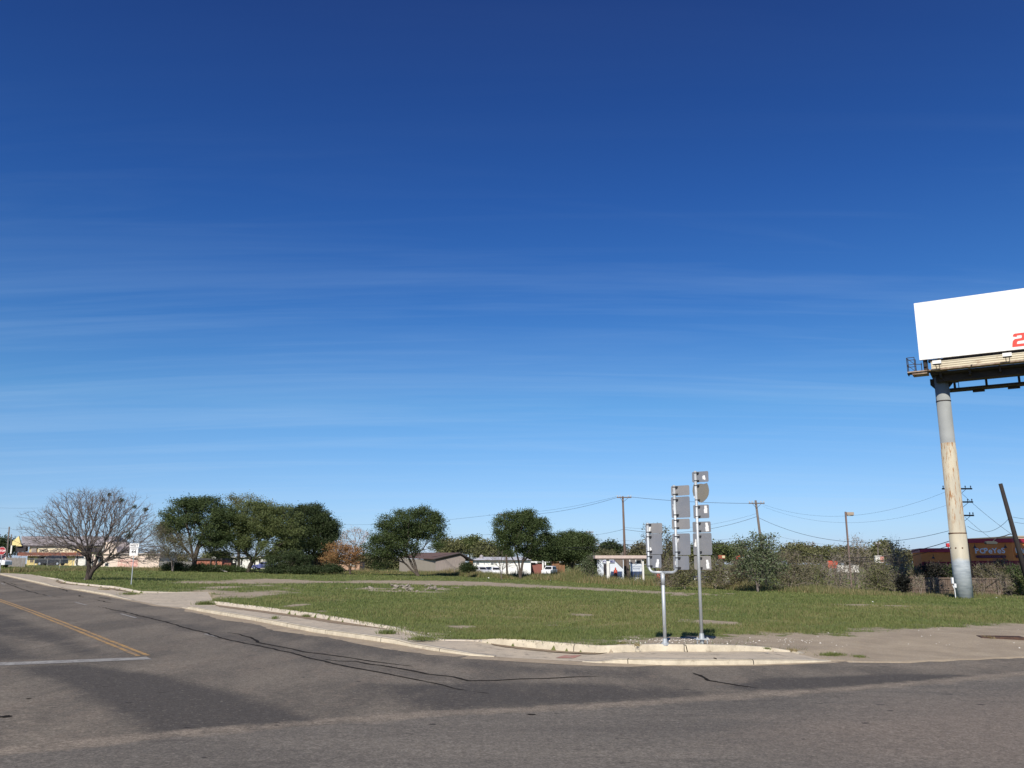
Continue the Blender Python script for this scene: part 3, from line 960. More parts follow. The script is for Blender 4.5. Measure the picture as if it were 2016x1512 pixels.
def plant(name, label, cat, group, D, base, stems, lobes, leaf=None, nt=90, per=60, spread=.38, size=.26, R0=.22, tip=.018,
          wood='bark', twigs=0, twiglen=.5, alpha=.6, shell=.32, depth=.9, step=.5, flatten=.6, wname='trunk', up=1, bend=.25, droop=0, offs=0, jit=.06, rexp=.62, inner=.5, full=1.04):
    """base: pixel (x, y) of the foot; stems: lists of (x, y[, depth offset]) pixels; lobes: (x, y, rx, ry[, depth offset]) in pixels, all seen at distance D"""
    bx = W(base[0], base[1], D).x
    root = Vector((bx, D, gz(bx, D) - .05))
    k = pxm(D)
    def wp(q):
        if q[1] is None: return root
        v = W(q[0], q[1], D); v.y += (q[2] if len(q) > 2 else 0); return v
    S = [[root] + [wp(q) for q in s] for s in stems]
    Lb = []
    for l in lobes:
        c = W(l[0], l[1], D); c.y += (l[4] if len(l) > 4 else random.uniform(-.3, .3) * l[2] * k)
        Lb.append((c, l[2] * k * full, l[2] * k * depth * full, l[3] * k * full))
    T = lobe_points(Lb, nt, shell)
    T = T[T[:, 2] > root.z + .12]
    nodes, par, cnt, tips, dirs = skeleton(S, T, step=step, alpha=alpha, up=up, bend=bend, jit=jit)
    th = thing(name, root + Vector((0, 0, .05)), label, cat, group)
    rad = tip + (R0 - tip) * ((cnt - 1) / max(1, cnt.max() - 1)).clip(0, 1) ** rexp
    m = par >= 0
    i = np.nonzero(m)[0]; p = par[i]
    r0 = np.minimum(rad[p], rad[i] * 1.5 + .004); r0 = np.maximum(r0, rad[i])
    V, Fc = frusta(nodes[p], nodes[i] + (nodes[i] - nodes[p]) * .06, r0, rad[i], 6 if R0 > .12 else 4)
    RA = np.repeat(rad[i], (6 if R0 > .12 else 4) * 2)
    if twigs:
        ii = np.repeat(np.nonzero(cnt < max(3, cnt.max() * .03))[0], twigs)
        if len(ii) > 70000: ii = rng.choice(ii, 70000, replace=False)
        d = dirs[ii] + rng.normal(0, .55, (len(ii), 3)); d[:, 2] += .15; d /= np.linalg.norm(d, axis=1, keepdims=True)
        L = twiglen * (.4 + .9 * rng.random(len(ii)))[:, None]
        V2, F2 = frusta(nodes[ii], nodes[ii] + d * L, np.full(len(ii), tip * .55), np.full(len(ii), tip * .25), 3)
        F2 = F2 + len(V)
        RA = np.concatenate([RA, np.full(len(V2), tip * .4)])
        V = np.concatenate([V, V2]); Fc = np.concatenate([Fc, F2])
    npmesh(wname, V, Fc, M[wood], th, smooth=True, attrs={'rad': RA})
    if leaf is not None:
        C = nodes[tips]
        if inner > 0:
            thin = np.nonzero((cnt < 4) & (nodes[:, 2] > root.z + .35 * (T[:, 2].max() - root.z)))[0]
            k_ = min(len(thin), int(len(C) * inner)); C = np.concatenate([C, nodes[rng.choice(thin, k_, replace=False)]]) if k_ else C
        C = C[C[:, 2] > root.z + .1]
        V, Fc = leaves(C, per, spread, size, flatten=flatten, droop=droop)
        V = V.reshape(-1, 4, 3); ok = V[:, :, 2].min(1) > root.z + .03; V = V[ok].reshape(-1, 3)
        Fc = np.arange(len(V)).reshape(-1, 4)
        npmesh('crown', V, Fc, leaf, th)
    return th, nodes, tips


# --- the big bare tree beside the route sign
D0 = G(172, 1142).y
BT, _bn, _bt = plant('bare_tree', 'wide leafless grey tree with forked dark trunk in front of the yellow shop', 'tree', 'trees on the vacant lot', D0, (172, 1141),
      [[(174, 1122), (177, 1100), (172, 1070), (160, 1040)], [(180, 1128), (200, 1108), (228, 1092), (262, 1078)], [(175, 1115), (168, 1085), (138, 1055), (105, 1030)],
       [(186, 1112), (196, 1085), (205, 1050, 1), (214, 1015, 1.5)], [(176, 1108), (184, 1078, -1), (187, 1045, -1.5), (184, 1010, -2)]],
      [(182, 1050, 128, 84), (150, 1030, 85, 62), (225, 1030, 78, 62), (110, 1055, 62, 36), (266, 1058, 54, 50), (185, 1006, 64, 44), (258, 1096, 60, 24), (118, 1068, 72, 24), (288, 1092, 48, 22), (225, 985, 40, 24)],
      None, nt=2300, R0=.36, tip=.009, wood='limbs', twigs=4, twiglen=.42, alpha=.62, shell=.3, depth=.95, step=.36, bend=.32, jit=.06, rexp=.62)

NC = []
for x, y, r in ((215, 974, .16), (239, 985, .20), (265, 998, .14), (287, 1003, .18), (254, 1055, .30), (202, 985, .10)):
    c = W(x, y, D0 + random.uniform(-1, 1)); NC.append(np.array(c) + rng.normal(0, r * .45, (int(260 * r), 3)))
V, Fc = leaves(np.concatenate(NC), 5, .06, .09)
tag(npmesh('mistletoe', V, Fc, DARK, BT), 'dark mistletoe clumps among the upper twigs')

# --- evergreen group behind it
GT = 'trees on the vacant lot'
plant('round_tree', 'dark rounded evergreen tree standing right behind the route sign', 'tree', GT, 122, (382, 1120),
      [[(381, 1105), (378, 1085), (372, 1050), (360, 1015)], [(384, 1100), (392, 1070), (404, 1035), (410, 1010)], [(380, 1100), (360, 1075), (345, 1050)]],
      [(358, 1010, 45, 30), (400, 1004, 46, 24), (385, 1000, 50, 20), (335, 1030, 26, 28), (425, 1028, 30, 34), (440, 1010, 20, 20), (395, 1055, 22, 16), (330, 1055, 18, 22), (430, 1060, 28, 24), (375, 1035, 40, 16), (350, 1040, 34, 18), (420, 1045, 30, 22)], GREEN, nt=217, per=153, R0=.42, size=0.187, spread=.45)
plant('spreading_tree', 'broad low branching green tree, the frontmost of the evergreen clump', 'tree', GT, 124, (487, 1127),
      [[(490, 1112), (502, 1096), (508, 1075), (512, 1040)], [(496, 1104), (475, 1080), (450, 1060)], [(503, 1095), (530, 1060), (555, 1035)]],
      [(500, 1022, 62, 34), (455, 1045, 46, 34), (425, 1072, 36, 22), (470, 1082, 28, 16), (545, 1030, 42, 36), (515, 1065, 44, 26), (545, 1085, 40, 20), (480, 1098, 22, 9), (428, 1090, 26, 10), (485, 1050, 50, 26), (520, 1100, 30, 12), (570, 1060, 34, 30), (440, 1100, 24, 8), (460, 1060, 34, 24), (540, 1050, 40, 30)],
      GREEN2, nt=333, per=153, R0=.36, size=0.187, spread=.48)
plant('tall_tree', 'tall dark evergreen tree at the right end of the clump', 'tree', GT, 133, (612, 1124),
      [[(610, 1100), (606, 1065), (600, 1025)], [(615, 1095), (632, 1060), (640, 1040)]],
      [(600, 1022, 42, 32), (628, 1042, 34, 34), (590, 1060, 36, 36), (640, 1068, 26, 26), (610, 1085, 36, 26), (652, 1045, 14, 18), (560, 1090, 26, 24)], DARK, nt=304, per=163, R0=.40, size=0.200, spread=.48)
plant('thin_tree', 'lighter feathery treetop showing above the evergreen clump', 'tree', GT, 150, (470, 1120),
      [[(470, 1080), (468, 1030), (468, 1000)], [(470, 1040), (490, 1000)]], [(455, 985, 26, 12), (485, 985, 30, 11), (470, 1005, 40, 16), (530, 1000, 28, 12), (520, 1020, 30, 20)],
      OLIVE, nt=116, per=60, R0=.3, size=0.187, spread=.5)
plant('brushy_tree', 'grey brown half bare tree tangled between the bare tree and the evergreens', 'tree', GT, 118, (340, 1122),
      [[(338, 1105), (325, 1080), (318, 1060)], [(343, 1105), (352, 1080), (355, 1060)]], [(318, 1065, 24, 36), (345, 1080, 32, 28), (322, 1095, 32, 18), (365, 1085, 18, 22)],
      BRUSH, nt=246, per=24, R0=.12, size=0.137, spread=.5, twigs=3, twiglen=.8, wood='twig', tip=.014, shell=.2)
plant('sapling', 'small dark sapling in the shade under the evergreen clump', 'tree', None, 120, (575, 1126), [[(575, 1110), (577, 1095)]],
      [(575, 1100, 24, 16), (545, 1108, 22, 12), (600, 1108, 20, 12)], DARK, nt=87, per=72, R0=.07, size=0.162, spread=.35)
for i, (x, y, rx, ry, lf, lb) in enumerate([
        (556, 1122, 40, 6, DARK, 'low dark undergrowth bush right of the leaning brown trunk'), (615, 1123, 38, 6, DARK, 'low dark undergrowth bush below the tall evergreen'),
        (655, 1120, 14, 5, DARK, 'small dark bush left of the orange tree'), (400, 1119, 36, 6, DARK, 'low bush in front of the red shed'), (345, 1118, 26, 8, DARK, 'dark bush beside the grey pickets'),
        (450, 1121, 30, 5, GREEN, 'low green scrub behind the fallen white branch')]):
    plant('undergrowth_bush', lb, 'bush', 'undergrowth bushes under the evergreens', 119 + i * .7, (x, y + ry), [[(x, y)]], [(x, y, rx, ry)], lf, nt=60, per=81, R0=.04, size=0.150, spread=.35, shell=.2, depth=.4, wname='stems', tip=.01)

# --- autumn trees
plant('autumn_tree', 'orange and ochre autumn tree between the evergreen clump and the leaning tree', 'tree', None, 127, (690, 1124),
      [[(688, 1108), (678, 1090), (665, 1080)], [(692, 1105), (700, 1088)]], [(664, 1083, 20, 16), (684, 1092, 22, 16), (655, 1098, 18, 12), (700, 1094, 14, 14), (668, 1105, 28, 12), (690, 1108, 24, 10)],
      ORANGE, nt=110, per=60, R0=.16, size=0.162, spread=.4)
plant('pale_tree', 'tall slender tree with pinkish dry leaves at its top', 'tree', None, 150, (700, 1118),
      [[(700, 1095), (699, 1070), (701, 1050)], [(700, 1075), (714, 1050)], [(699, 1072), (680, 1052)]], [(700, 1046, 12, 7), (718, 1052, 9, 7), (684, 1052, 16, 8), (676, 1064, 15, 9), (704, 1066, 16, 12)],
      PINKL, nt=70, per=16, R0=.12, size=0.150, spread=.35, wood='palebark', twigs=3, twiglen=.6, tip=.014)
plant('dry_bush', 'rusty pink dry leaved bush under the tall evergreen', 'bush', None, 136, (628, 1118), [[(628, 1105)], [(620, 1108)]], [(628, 1102, 16, 12), (612, 1108, 12, 8)],
      PINKL, nt=50, per=47, R0=.07, size=0.137, spread=.3, wname='stems')

# --- leaning umbrella-shaped tree
plant('leaning_tree', 'umbrella shaped green tree on a leaning double trunk, alone in mid lot', 'tree', GT, 128, (824, 1133),
      [[(816, 1122), (808, 1110), (804, 1098), (812, 1070), (815, 1040)], [(812, 1124), (796, 1108), (780, 1103)], [(806, 1100), (790, 1070), (775, 1045)], [(808, 1080), (835, 1050), (850, 1035)]],
      [(822, 1022, 42, 20), (790, 1030, 42, 22), (838, 1012, 24, 13), (855, 1038, 25, 26), (760, 1055, 34, 26), (738, 1080, 27, 22), (752, 1098, 26, 16), (862, 1068, 17, 16), (800, 1050, 40, 18), (783, 1080, 24, 22), (745, 1112, 18, 10), (805, 1085, 18, 16), (790, 1060, 50, 22), (830, 1048, 40, 20), (765, 1088, 34, 18)],
      GREEN, nt=435, per=112, R0=.30, size=0.175, spread=.46, shell=.3)
# --- pair of trees right of it
plant('multi_stem_tree', 'domed green tree on several crossed stems beside the white bungalow', 'tree', GT, 118, (1024, 1128),
      [[(1022, 1112), (1018, 1092), (1010, 1060), (1005, 1035)], [(1028, 1112), (1034, 1090), (1042, 1060), (1048, 1035)], [(1018, 1115), (1030, 1098), (1036, 1080)]],
      [(1012, 1030, 38, 20), (1040, 1022, 32, 17), (1000, 1050, 28, 22), (1060, 1045, 28, 26), (1030, 1045, 40, 22), (1072, 1072, 18, 24), (992, 1072, 16, 18), (1030, 1065, 40, 20), (1058, 1085, 26, 18), (1005, 1085, 18, 14), (1080, 1098, 18, 12), (1040, 1088, 22, 14)], GREEN, nt=315, per=122, R0=.26, size=0.168, spread=.4)
plant('low_tree', 'lower dark green tree joined to the right of the domed tree', 'tree', GT, 122, (1128, 1130),
      [[(1128, 1110), (1122, 1085), (1120, 1070)], [(1130, 1105), (1145, 1080)], [(1126, 1112), (1100, 1085)]],
      [(1118, 1066, 36, 18), (1148, 1080, 26, 30), (1100, 1085, 26, 22), (1135, 1100, 34, 18), (1080, 1095, 18, 20), (1160, 1105, 15, 16), (1120, 1085, 44, 20)], GREEN, nt=285, per=130, R0=.22, size=0.168, spread=.4)
plant('bare_bush', 'bare twiggy bush in front of the white bungalow', 'bush', None, 112, (988, 1130), [[(985, 1115), (975, 1095)], [(990, 1112), (998, 1095)], [(984, 1118), (968, 1100)]],
      [(980, 1103, 26, 18), (1000, 1112, 16, 12)], None, nt=110, R0=.05, twigs=3, twiglen=.5, wood='palebark', tip=.012, shell=.1, wname='stems')
plant('dark_bush', 'compact dark green bush at the corner of the weathered shed', 'bush', None, 128, (923, 1128), [[(923, 1120)]], [(922, 1117, 13, 9), (915, 1122, 8, 5)], DARK, nt=45, per=99, R0=.04, size=0.137, spread=.3, wname='stems')
plant('leafy_sapling', 'bright green sapling at the left end of the open canopy', 'tree', None, 100, (1166, 1148), [[(1166, 1125), (1168, 1105)], [(1162, 1125), (1155, 1112)]],
      [(1168, 1105, 16, 13), (1162, 1120, 20, 14), (1172, 1130, 12, 10)], BRIGHT, nt=70, per=24, R0=.05, size=0.140, spread=.3, twigs=2, wood='palebark')

# --- behind the direction signs: dead dark tree and grey brush
plant('dead_tree', 'dead tree with bare black branches rising behind the direction signs', 'tree', None, 88, (1302, 1155),
      [[(1303, 1130), (1304, 1090), (1302, 1060), (1294, 1035)], [(1304, 1110), (1312, 1080), (1316, 1052)], [(1303, 1085), (1285, 1060), (1268, 1040)]],
      [(1300, 1070, 32, 38), (1312, 1090, 24, 30), (1280, 1055, 16, 22), (1330, 1095, 14, 26)], BRUSH, nt=130, per=6, R0=.16, tip=.014, size=.2, spread=.3, twigs=4, twiglen=.5, wood='darktrunk', shell=.3)
for i, (x, y0, y1, rx, lf, per, lb) in enumerate([
        (1348, 1158, 1108, 28, OLIVE, 22, 'olive brush tree between the two tall sign posts'), (1408, 1160, 1112, 30, OLIVE, 18, 'olive brush tree to the right of the tallest sign post'),
        (1452, 1163, 1112, 28, BRUSH, 24, 'brown green brush tree left of the broad leaved bush'), (1320, 1160, 1110, 26, BRUSH, 18, 'brown brush behind the forked sign post'),
        (1555, 1168, 1096, 44, BRUSH, 24, 'dense brown brush tree right of the broad leaved bush'), (1604, 1170, 1106, 40, OLIVE, 16, 'greyish brush tree in the middle of the thicket'),
        (1650, 1172, 1100, 34, GREYL, 9, 'thin pale brush tree beneath the shoebox lamp'), (1692, 1172, 1066, 34, GREYL, 9, 'tall pale twiggy tree right of the lamp post'),
        (1728, 1173, 1112, 28, OLIVE, 22, 'olive brush tree left of the restaurant'), (1762, 1172, 1076, 30, GREYL, 17, 'tall grey brush tree at the left end of the plank fence'),
        (1790, 1174, 1125, 24, BRUSH, 26, 'low brown bush at the left end of the plank fence')]):
    D = 76 + (i % 4) * 2.6
    y1 -= 8; hgt = y0 - y1
    plant('brush_tree', lb, 'tree', 'brush trees of the thicket', D, (x, y0),
          [[(x - 4, y0 - hgt * .35), (x - rx * .4, y0 - hgt * .75)], [(x + 5, y0 - hgt * .3), (x + rx * .4, y0 - hgt * .8)], [(x + 1, y0 - hgt * .5, 1)]],
          [(x, y1 + hgt * .32, rx * .72, hgt * .34), (x - rx * .42, y1 + hgt * .6, rx * .62, hgt * .32), (x + rx * .42, y1 + hgt * .6, rx * .62, hgt * .32), (x, y1 + hgt * .8, rx * .9, hgt * .18)],
          lf, nt=230, per=int(per * .55), R0=.06, tip=.009, size=.14, spread=.34, twigs=5, twiglen=.7, wood='scrub', shell=.1, wname='stems', inner=.2)
plant('broad_leaved_bush', 'tall bush with pale green broad leaves in front of the second utility pole', 'bush', None, 73, (1492, 1166),
      [[(1486, 1130), (1470, 1090), (1462, 1068)], [(1494, 1125), (1496, 1085), (1500, 1060)], [(1498, 1130), (1515, 1090), (1525, 1062)]],
      [(1475, 1085, 30, 26), (1512, 1075, 28, 26), (1492, 1105, 44, 26), (1470, 1118, 30, 22), (1515, 1120, 32, 24), (1490, 1070, 26, 20), (1492, 1142, 40, 14)], BRIGHT, nt=230, per=17, R0=.08, tip=.010, size=.17, spread=.30,
      twigs=2, twiglen=.5, wood='twig', shell=.3, wname='stems')
plant('black_bush', 'dense blackish bush at the end of the plank fence', 'bush', None, 70, (1781, 1172), [[(1781, 1155)]], [(1780, 1152, 11, 17)], BLACKL, nt=40, per=35, R0=.04, size=.15, spread=.2, wname='stems', twigs=3, twiglen=.4, wood='darktrunk')

# --- in front of the restaurant, behind the fence
for i, (x, y, rx, ry, D, lf, per, lb) in enumerate([
        (1838, 1124, 26, 13, 74.5, BLACKL, 24, 'dark leafy bush below the low wing of the restaurant'), (1808, 1130, 14, 10, 75, BRUSH, 9, 'twiggy brown bush at the left corner of the restaurant'),
        (1870, 1127, 10, 12, 74, GREEN, 16, 'green bush close behind the billboard column'), (1935, 1124, 24, 13, 73, BRUSH, 10, 'leafy bush below the longer restaurant lettering'),
        (1970, 1120, 20, 17, 73.5, BRUSH, 8, 'brown bush between the two restaurant signs'), (2004, 1132, 20, 16, 72, GREEN, 22, 'green bush at the foot of the leaning pole'),
        (2016, 1155, 22, 22, 68, GREEN2, 30, 'leafy green bush in front of the fence at the right edge'), (1958, 1138, 34, 10, 71.5, BRUSH, 14, 'low brown scrub along the top of the plank fence')]):
    plant('fence_bush', lb, 'bush', 'bushes around the plank fence', D, (x, y + ry + (14 if i < 7 else 6)), [[(x - 3, y + ry * .5)], [(x + 4, y + ry * .4)]], [(x, y, rx, ry), (x + rx * .3, y + ry * .4, rx * .7, ry * .7)], lf,
          nt=120, per=int(per * .8), R0=.05, tip=.010, size=.14, spread=.24, twigs=3, twiglen=.45, wood='scrub', shell=.25, wname='stems')

for i, (x, y, rx, ry) in enumerate([(1812, 1150, 14, 18), (1850, 1156, 12, 14), (1935, 1155, 18, 16), (1968, 1152, 20, 20), (1992, 1160, 14, 14), (1918, 1160, 8, 14)]):
    plant('scrub_plant', ['bare twiggy scrub at the left end of the plank fence', 'low twigs left of the billboard foot', 'dry twiggy scrub right of the billboard foot', 'tall dry scrub before the middle of the right fence', 'dry scrub left of the leafy edge bush', 'thin dry stalks touching the billboard foot'][i], 'scrub', 'twiggy scrub before the plank fence',
          67.5 + (i % 3) * .6, (x, y + ry + 5), [[(x - 3, y)], [(x + 4, y)]], [(x, y, rx, ry)], BRUSH, nt=60, per=3, R0=.02, tip=.008, size=.12, spread=.2, twigs=4, twiglen=.45, wood='scrub', shell=.1, wname='stems', inner=0)

# --- far trees
far_list = [(5, 1075, 34, 16, 260, DARK, 'dark tree at the far left edge behind the stop sign'), (885, 1078, 24, 15, 210, OLIVE, 'olive tree above the brown shed roof'), (925, 1074, 24, 15, 215, GREEN2, 'rounded green tree above the end of the brown roof'),
            (958, 1083, 24, 16, 205, OLIVE, 'olive tree over the white bungalow'), (985, 1092, 18, 12, 212, GREEN2, 'green tree behind the domed tree'), (1198, 1080, 12, 10, 240, DARK, 'small dark far tree left of the first utility pole'),
            (1216, 1088, 12, 8, 245, DARK, 'smaller dark far tree touching the first utility pole'), (1190, 1096, 30, 10, 200, BRUSH, 'brown scrub tree behind the canopy roof'), (1265, 1090, 22, 16, 190, BRUSH, 'brown tree behind the right end of the canopy'),
            (1245, 1095, 16, 9, 195, GREYL, 'pale scrub tree right of the first utility pole'), (1338, 1088, 22, 22, 150, OLIVE, 'olive green tree far behind the forked signs'), (1378, 1090, 26, 20, 150, GREEN2, 'green tree far behind the tallest sign post'),
            (1418, 1088, 30, 18, 145, GREEN2, 'green tree with level top between post and broad leaved bush'), (1448, 1090, 20, 16, 152, OLIVE, 'olive tree far behind the broad leaved bush'), (1562, 1088, 26, 16, 150, OLIVE, 'olive far tree under the twin small poles'),
            (1592, 1090, 22, 14, 156, BRUSH, 'brown far tree left of the silo'), (1625, 1094, 26, 14, 150, OLIVE, 'olive far tree around the silo'), (1668, 1092, 24, 14, 158, BRUSH, 'brown far tree behind the lamp post'), (1738, 1086, 26, 18, 140, OLIVE, 'olive far tree left of the restaurant wing'),
            (1705, 1098, 26, 16, 145, BRUSH, 'brown far tree behind the white sign'), (640, 1105, 30, 14, 175, BRUSH, 'far brown tree behind the rusty bush'), (1150, 1070, 20, 14, 220, GREYL, 'pale bare far tree beside the small far pole'),
            (722, 1106, 26, 12, 205, BRUSH, 'low brown far tree seen under the left side of the leaning tree'), (765, 1108, 28, 10, 215, OLIVE, 'low olive far tree behind the leaning trunk'), (600, 1108, 30, 10, 210, BRUSH, 'brown far tree behind the tall evergreen'),
            (345, 1106, 30, 11, 205, BRUSH, 'brown far tree left of the red shed'), (425, 1100, 28, 12, 215, OLIVE, 'olive far tree above the red shed'), (1065, 1100, 28, 13, 225, GREEN2, 'green far tree behind the brick store'), (1108, 1098, 28, 15, 230, OLIVE, 'olive far tree behind the rusty shed'),
            (1290, 1098, 22, 14, 180, BRUSH, 'brown far tree behind the forked sign post'), (1500, 1098, 30, 14, 160, OLIVE, 'olive far tree behind the leaning utility pole'), (300, 1106, 26, 10, 210, OLIVE, 'olive far tree behind the end of the stucco building'), (1775, 1098, 18, 12, 150, BRUSH, 'brown far tree touching the restaurant wing')]
for x, y, rx, ry, D, lf, lb in far_list:
    if lf is None: continue
    plant('far_tree', lb, 'tree', 'trees in the distance', D, (x, 1116), [[(x, 1100), (x, y)]], [(x, y, rx, ry), (x - rx * .4, y + ry * .4, rx * .6, ry * .8), (x + rx * .4, y + ry * .5, rx * .6, ry * .7)], lf,
          nt=100, per=34 if lf is not GREYL else 12, R0=.2, tip=.02, size=D * .0022, spread=D * .0040, shell=.45, twigs=2, twiglen=.8, wood='twig')

# --- fallen branch
t = None
pts = [(404, 1124), (412, 1121.5), (420, 1119.5), (428, 1119), (434, 1121), (440, 1124), (448, 1126)]
D = 121.0
P = [W(x, y, D) for x, y in pts]
for p in P: p.z = max(p.z, gz(p.x, p.y) + .04)
mb = MB(); mb.tube(P, [.05, .09, .12, .13, .12, .09, .04], 7)
mb.tube([P[3], P[3] + Vector((-.5, .3, .35))], [.07, .03], 6)
tag(mb.build('fallen_branch', mat('bleached_wood', (.50, .46, .40), (.38, .34, .30), 3, .9), smooth=True), 'bleached fallen branch lying in the grass before the red shed', 'branch')

# --- lawn grass blades, tall weeds
def blades(P, hgt, wid, lean=.35):
    n = len(P)
    a = rng.random(n) * 2 * math.pi
    wv = np.stack([np.cos(a), np.sin(a), np.zeros(n)], 1) * wid[:, None] * .5
    tipv = np.stack([rng.normal(0, lean, n), rng.normal(0, lean, n), np.ones(n)], 1) * hgt[:, None]
    V = np.stack([P - wv, P + wv, P + tipv], 1).reshape(-1, 3)
    return V, np.arange(3 * n).reshape(-1, 3)

def fieldz(X, Y): return h(X) + goff(X, Y)

N = 760000
u = rng.random(N)
Yg = 24.5 / (1 - u * (1 - 24.5 / 150.0)) ; Yg = Yg[Yg < 150]
Xg = (rng.random(len(Yg)) * 1.36 - .68) * Yg + rng.normal(0, .3, len(Yg))
ok = ~inside(PAVED, Xg, Yg)
Xg = Xg[ok]; Yg = Yg[ok]
dm = dirtmask(Xg, Yg)
ok = dm + rng.normal(0, .12, len(dm)) < .40
Xg = Xg[ok]; Yg = Yg[ok]
patch = np.sin(Xg * 1.3 + np.sin(Yg * .7) * 2) * np.sin(Yg * .9 + np.cos(Xg * .6) * 2)
ok = rng.random(len(Xg)) < .62 + .38 * patch
Xg = Xg[ok]; Yg = Yg[ok]; patch = patch[ok]
dry = drymask(Xg, Yg)
hg = (.05 + .07 * rng.random(len(Xg))) * (1 + .35 * patch) * (1 + (Yg - 24) / 220)
wg = .012 + .0011 * (Yg - 20)
P = np.stack([Xg, Yg, fieldz(Xg, Yg) - .01], 1)
isdry = rng.random(len(Xg)) < .04 + .42 * dry
V, Fc = blades(P[~isdry], hg[~isdry], wg[~isdry])
tag(npmesh('grass', V, Fc, GRASS), 'short green grass growing over the vacant lot', 'grass', kind='stuff')
V, Fc = blades(P[isdry], hg[isdry] * 1.15, wg[isdry])
tag(npmesh('dry_grass', V, Fc, LAWNDRY), 'dry straw coloured grass mixed into the lot', 'grass', kind='stuff')

# grass fringe spilling over the kerb line
fr = []
for i in range(12 * 8, 31 * 8, 1):
    e, s = E_[min(i, len(E_) - 1)]; k = K_[min(i, len(K_) - 1)][1]
    dens = 26 if i < 17 * 8 else (40 if i < 21 * 8 else (22 if i < 25.5 * 8 else 2))
    n = rng.poisson(dens)
    for _ in range(n):
        fr.append((e.x + rng.normal(0, .25), e.y + .22 + abs(rng.normal(0, .12)), hf(e.x) + s + k - .02))
fr = np.array(fr)
V, Fc = blades(fr, .06 + .10 * rng.random(len(fr)), np.full(len(fr), .016), .6)
tag(npmesh('verge_grass', V, Fc, GRASS), 'ragged grass fringe along the inner kerb', 'grass', kind='stuff')

# tall weeds band along the back of the lot
BAND = [(-60, 1126, 2.0, .9), (20, 1128, 3.0, 1.0), (60, 1126, 6, .7), (200, 1124, 5, .7), (330, 1124, 5, .7), (430, 1126, 5, .6), (520, 1128, 5, .5), (650, 1130, 6, .7), (700, 1130, 8, 1.0), (760, 1130, 8, .8), (820, 1131, 7, .8), (900, 1134, 7, 1.5), (960, 1138, 6, 1.3), (1020, 1141, 6, 1.3), (1090, 1143, 7, 1.6),
        (1150, 1148, 7, 1.9), (1220, 1152, 7, 1.5), (1300, 1154, 6, 1.5), (1390, 1157, 5, 1.3), (1450, 1162, 4, 1.0), (1550, 1166, 4, .9), (1650, 1171, 4, .9), (1760, 1174, 4, .7), (1900, 1177, 3, .45), (2016, 1180, 3, .45), (2150, 1184, 3, .5)]
bw = [G(x, y) for x, y, _, _ in BAND]
GP = []; DPp = []
for i in range(len(BAND) - 1):
    a, b = bw[i], bw[i + 1]
    L = (b - a).length
    d0, d1 = BAND[i][2], BAND[i + 1][2]; h0, h1 = BAND[i][3], BAND[i + 1][3]
    n = int(L * 330)
    t = rng.random(n); q = rng.random(n) ** 1.3
    dep = (d0 + (d1 - d0) * t) * q * 1.6
    nv = np.array([a.x, a.y]) / math.hypot(a.x, a.y)
    x = a.x + (b.x - a.x) * t + nv[0] * dep; y = a.y + (b.y - a.y) * t + nv[1] * dep
    x += rng.normal(0, .25, n); y += rng.normal(0, .4, n)
    cl = .5 + .5 * np.sin(x * .9 + 1.7 * np.sin(x * .33)) * np.cos(y * .5 + x * .21)
    hh = (h0 + (h1 - h0) * t) * (.35 + .65 * cl) * (.5 + .7 * rng.random(n)) * (.55 + .6 * q)
    dryness = .5 + .5 * np.sin(x * .37 + 2 * np.sin(x * .11 + .6)) * np.cos(y * .3)
    if i < 2: dryness = dryness * 0 + .8
    isd = rng.random(n) < .14 + .55 * dryness
    Pz = np.stack([x, y, hh], 1)
    GP.append(Pz[~isd]); DPp.append(Pz[isd])
for nm, arr, mt, lb in (('tall_grass', GP, TALLG, 'knee high green weeds along the back of the lot'), ('tall_dry_grass', DPp, DRYG, 'tan dead grass standing along the back of the lot')):
    A = np.concatenate(arr); P = np.stack([A[:, 0], A[:, 1], fieldz(A[:, 0], A[:, 1]) - .02], 1)
    V, Fc = blades(P, A[:, 2], .012 + .0006 * A[:, 1], .22)
    tag(npmesh(nm, V, Fc, mt), lb, 'weeds', kind='stuff')

# tufts of weeds growing from cracks and verges
def tuft(px, py, wpx, hpx, n, lb, m=GRASS, off=None):
    c = cast(px, py, off) if off is not None else G(px, py)
    k = c.y / 1640
    z = c.z
    X = c.x + rng.normal(0, wpx * k * .42, n); Y = c.y + rng.normal(0, max(.12, wpx * k * .25), n)
    P = np.stack([X, Y, np.full(n, z - .01)], 1)
    V, Fc = blades(P, hpx * k * (.5 + .7 * rng.random(n)), np.full(n, .016 + c.y * .0002), .6)
    o = bpy.data.objects.new('x', None)
    t_ = npmesh('weed_tuft', V, Fc, m)
    t_.data.transform(Matrix.Translation(-c)); t_.location = c
    return tag(t_, lb, 'weeds', 'weed tufts in the paving', 'stuff')
tuft(404, 1190, 19, 7, 500, 'large green grass clump on the corner of the driveway', off=.13)
tuft(541, 1218, 6, 6, 110, 'small weed tuft standing on the pavement behind the light kerb', off=.13)
tuft(604, 1214, 10, 6, 170, 'weed tuft against the inner kerb near its middle', off=.13)
tuft(762, 1247, 19, 8, 420, 'green weed clump where the pavement ends', off=.13)
tuft(832, 1259, 30, 7, 520, 'spreading weed mat at the end of the broken kerb', off=.15)
tuft(1640, 1290, 26, 6, 500, 'long grass strip growing at the right end of the corner kerb')
tuft(1690, 1293, 16, 4, 220, 'short grass patch trailing off to the right of the corner kerb')
tuft(1511, 1277, 5, 4, 60, 'tiny weed at the back of the corner kerb')
tuft(1560, 1281, 10, 5, 120, 'dry brown weed clump past the end of the inner kerb', DRYG)
tuft(1945, 1256, 9, 5, 100, 'dry weeds at the left end of the iron grate', DRYG)
tuft(1225, 1267, 10, 5, 90, 'dry weeds left of the forked sign post', DRYG)
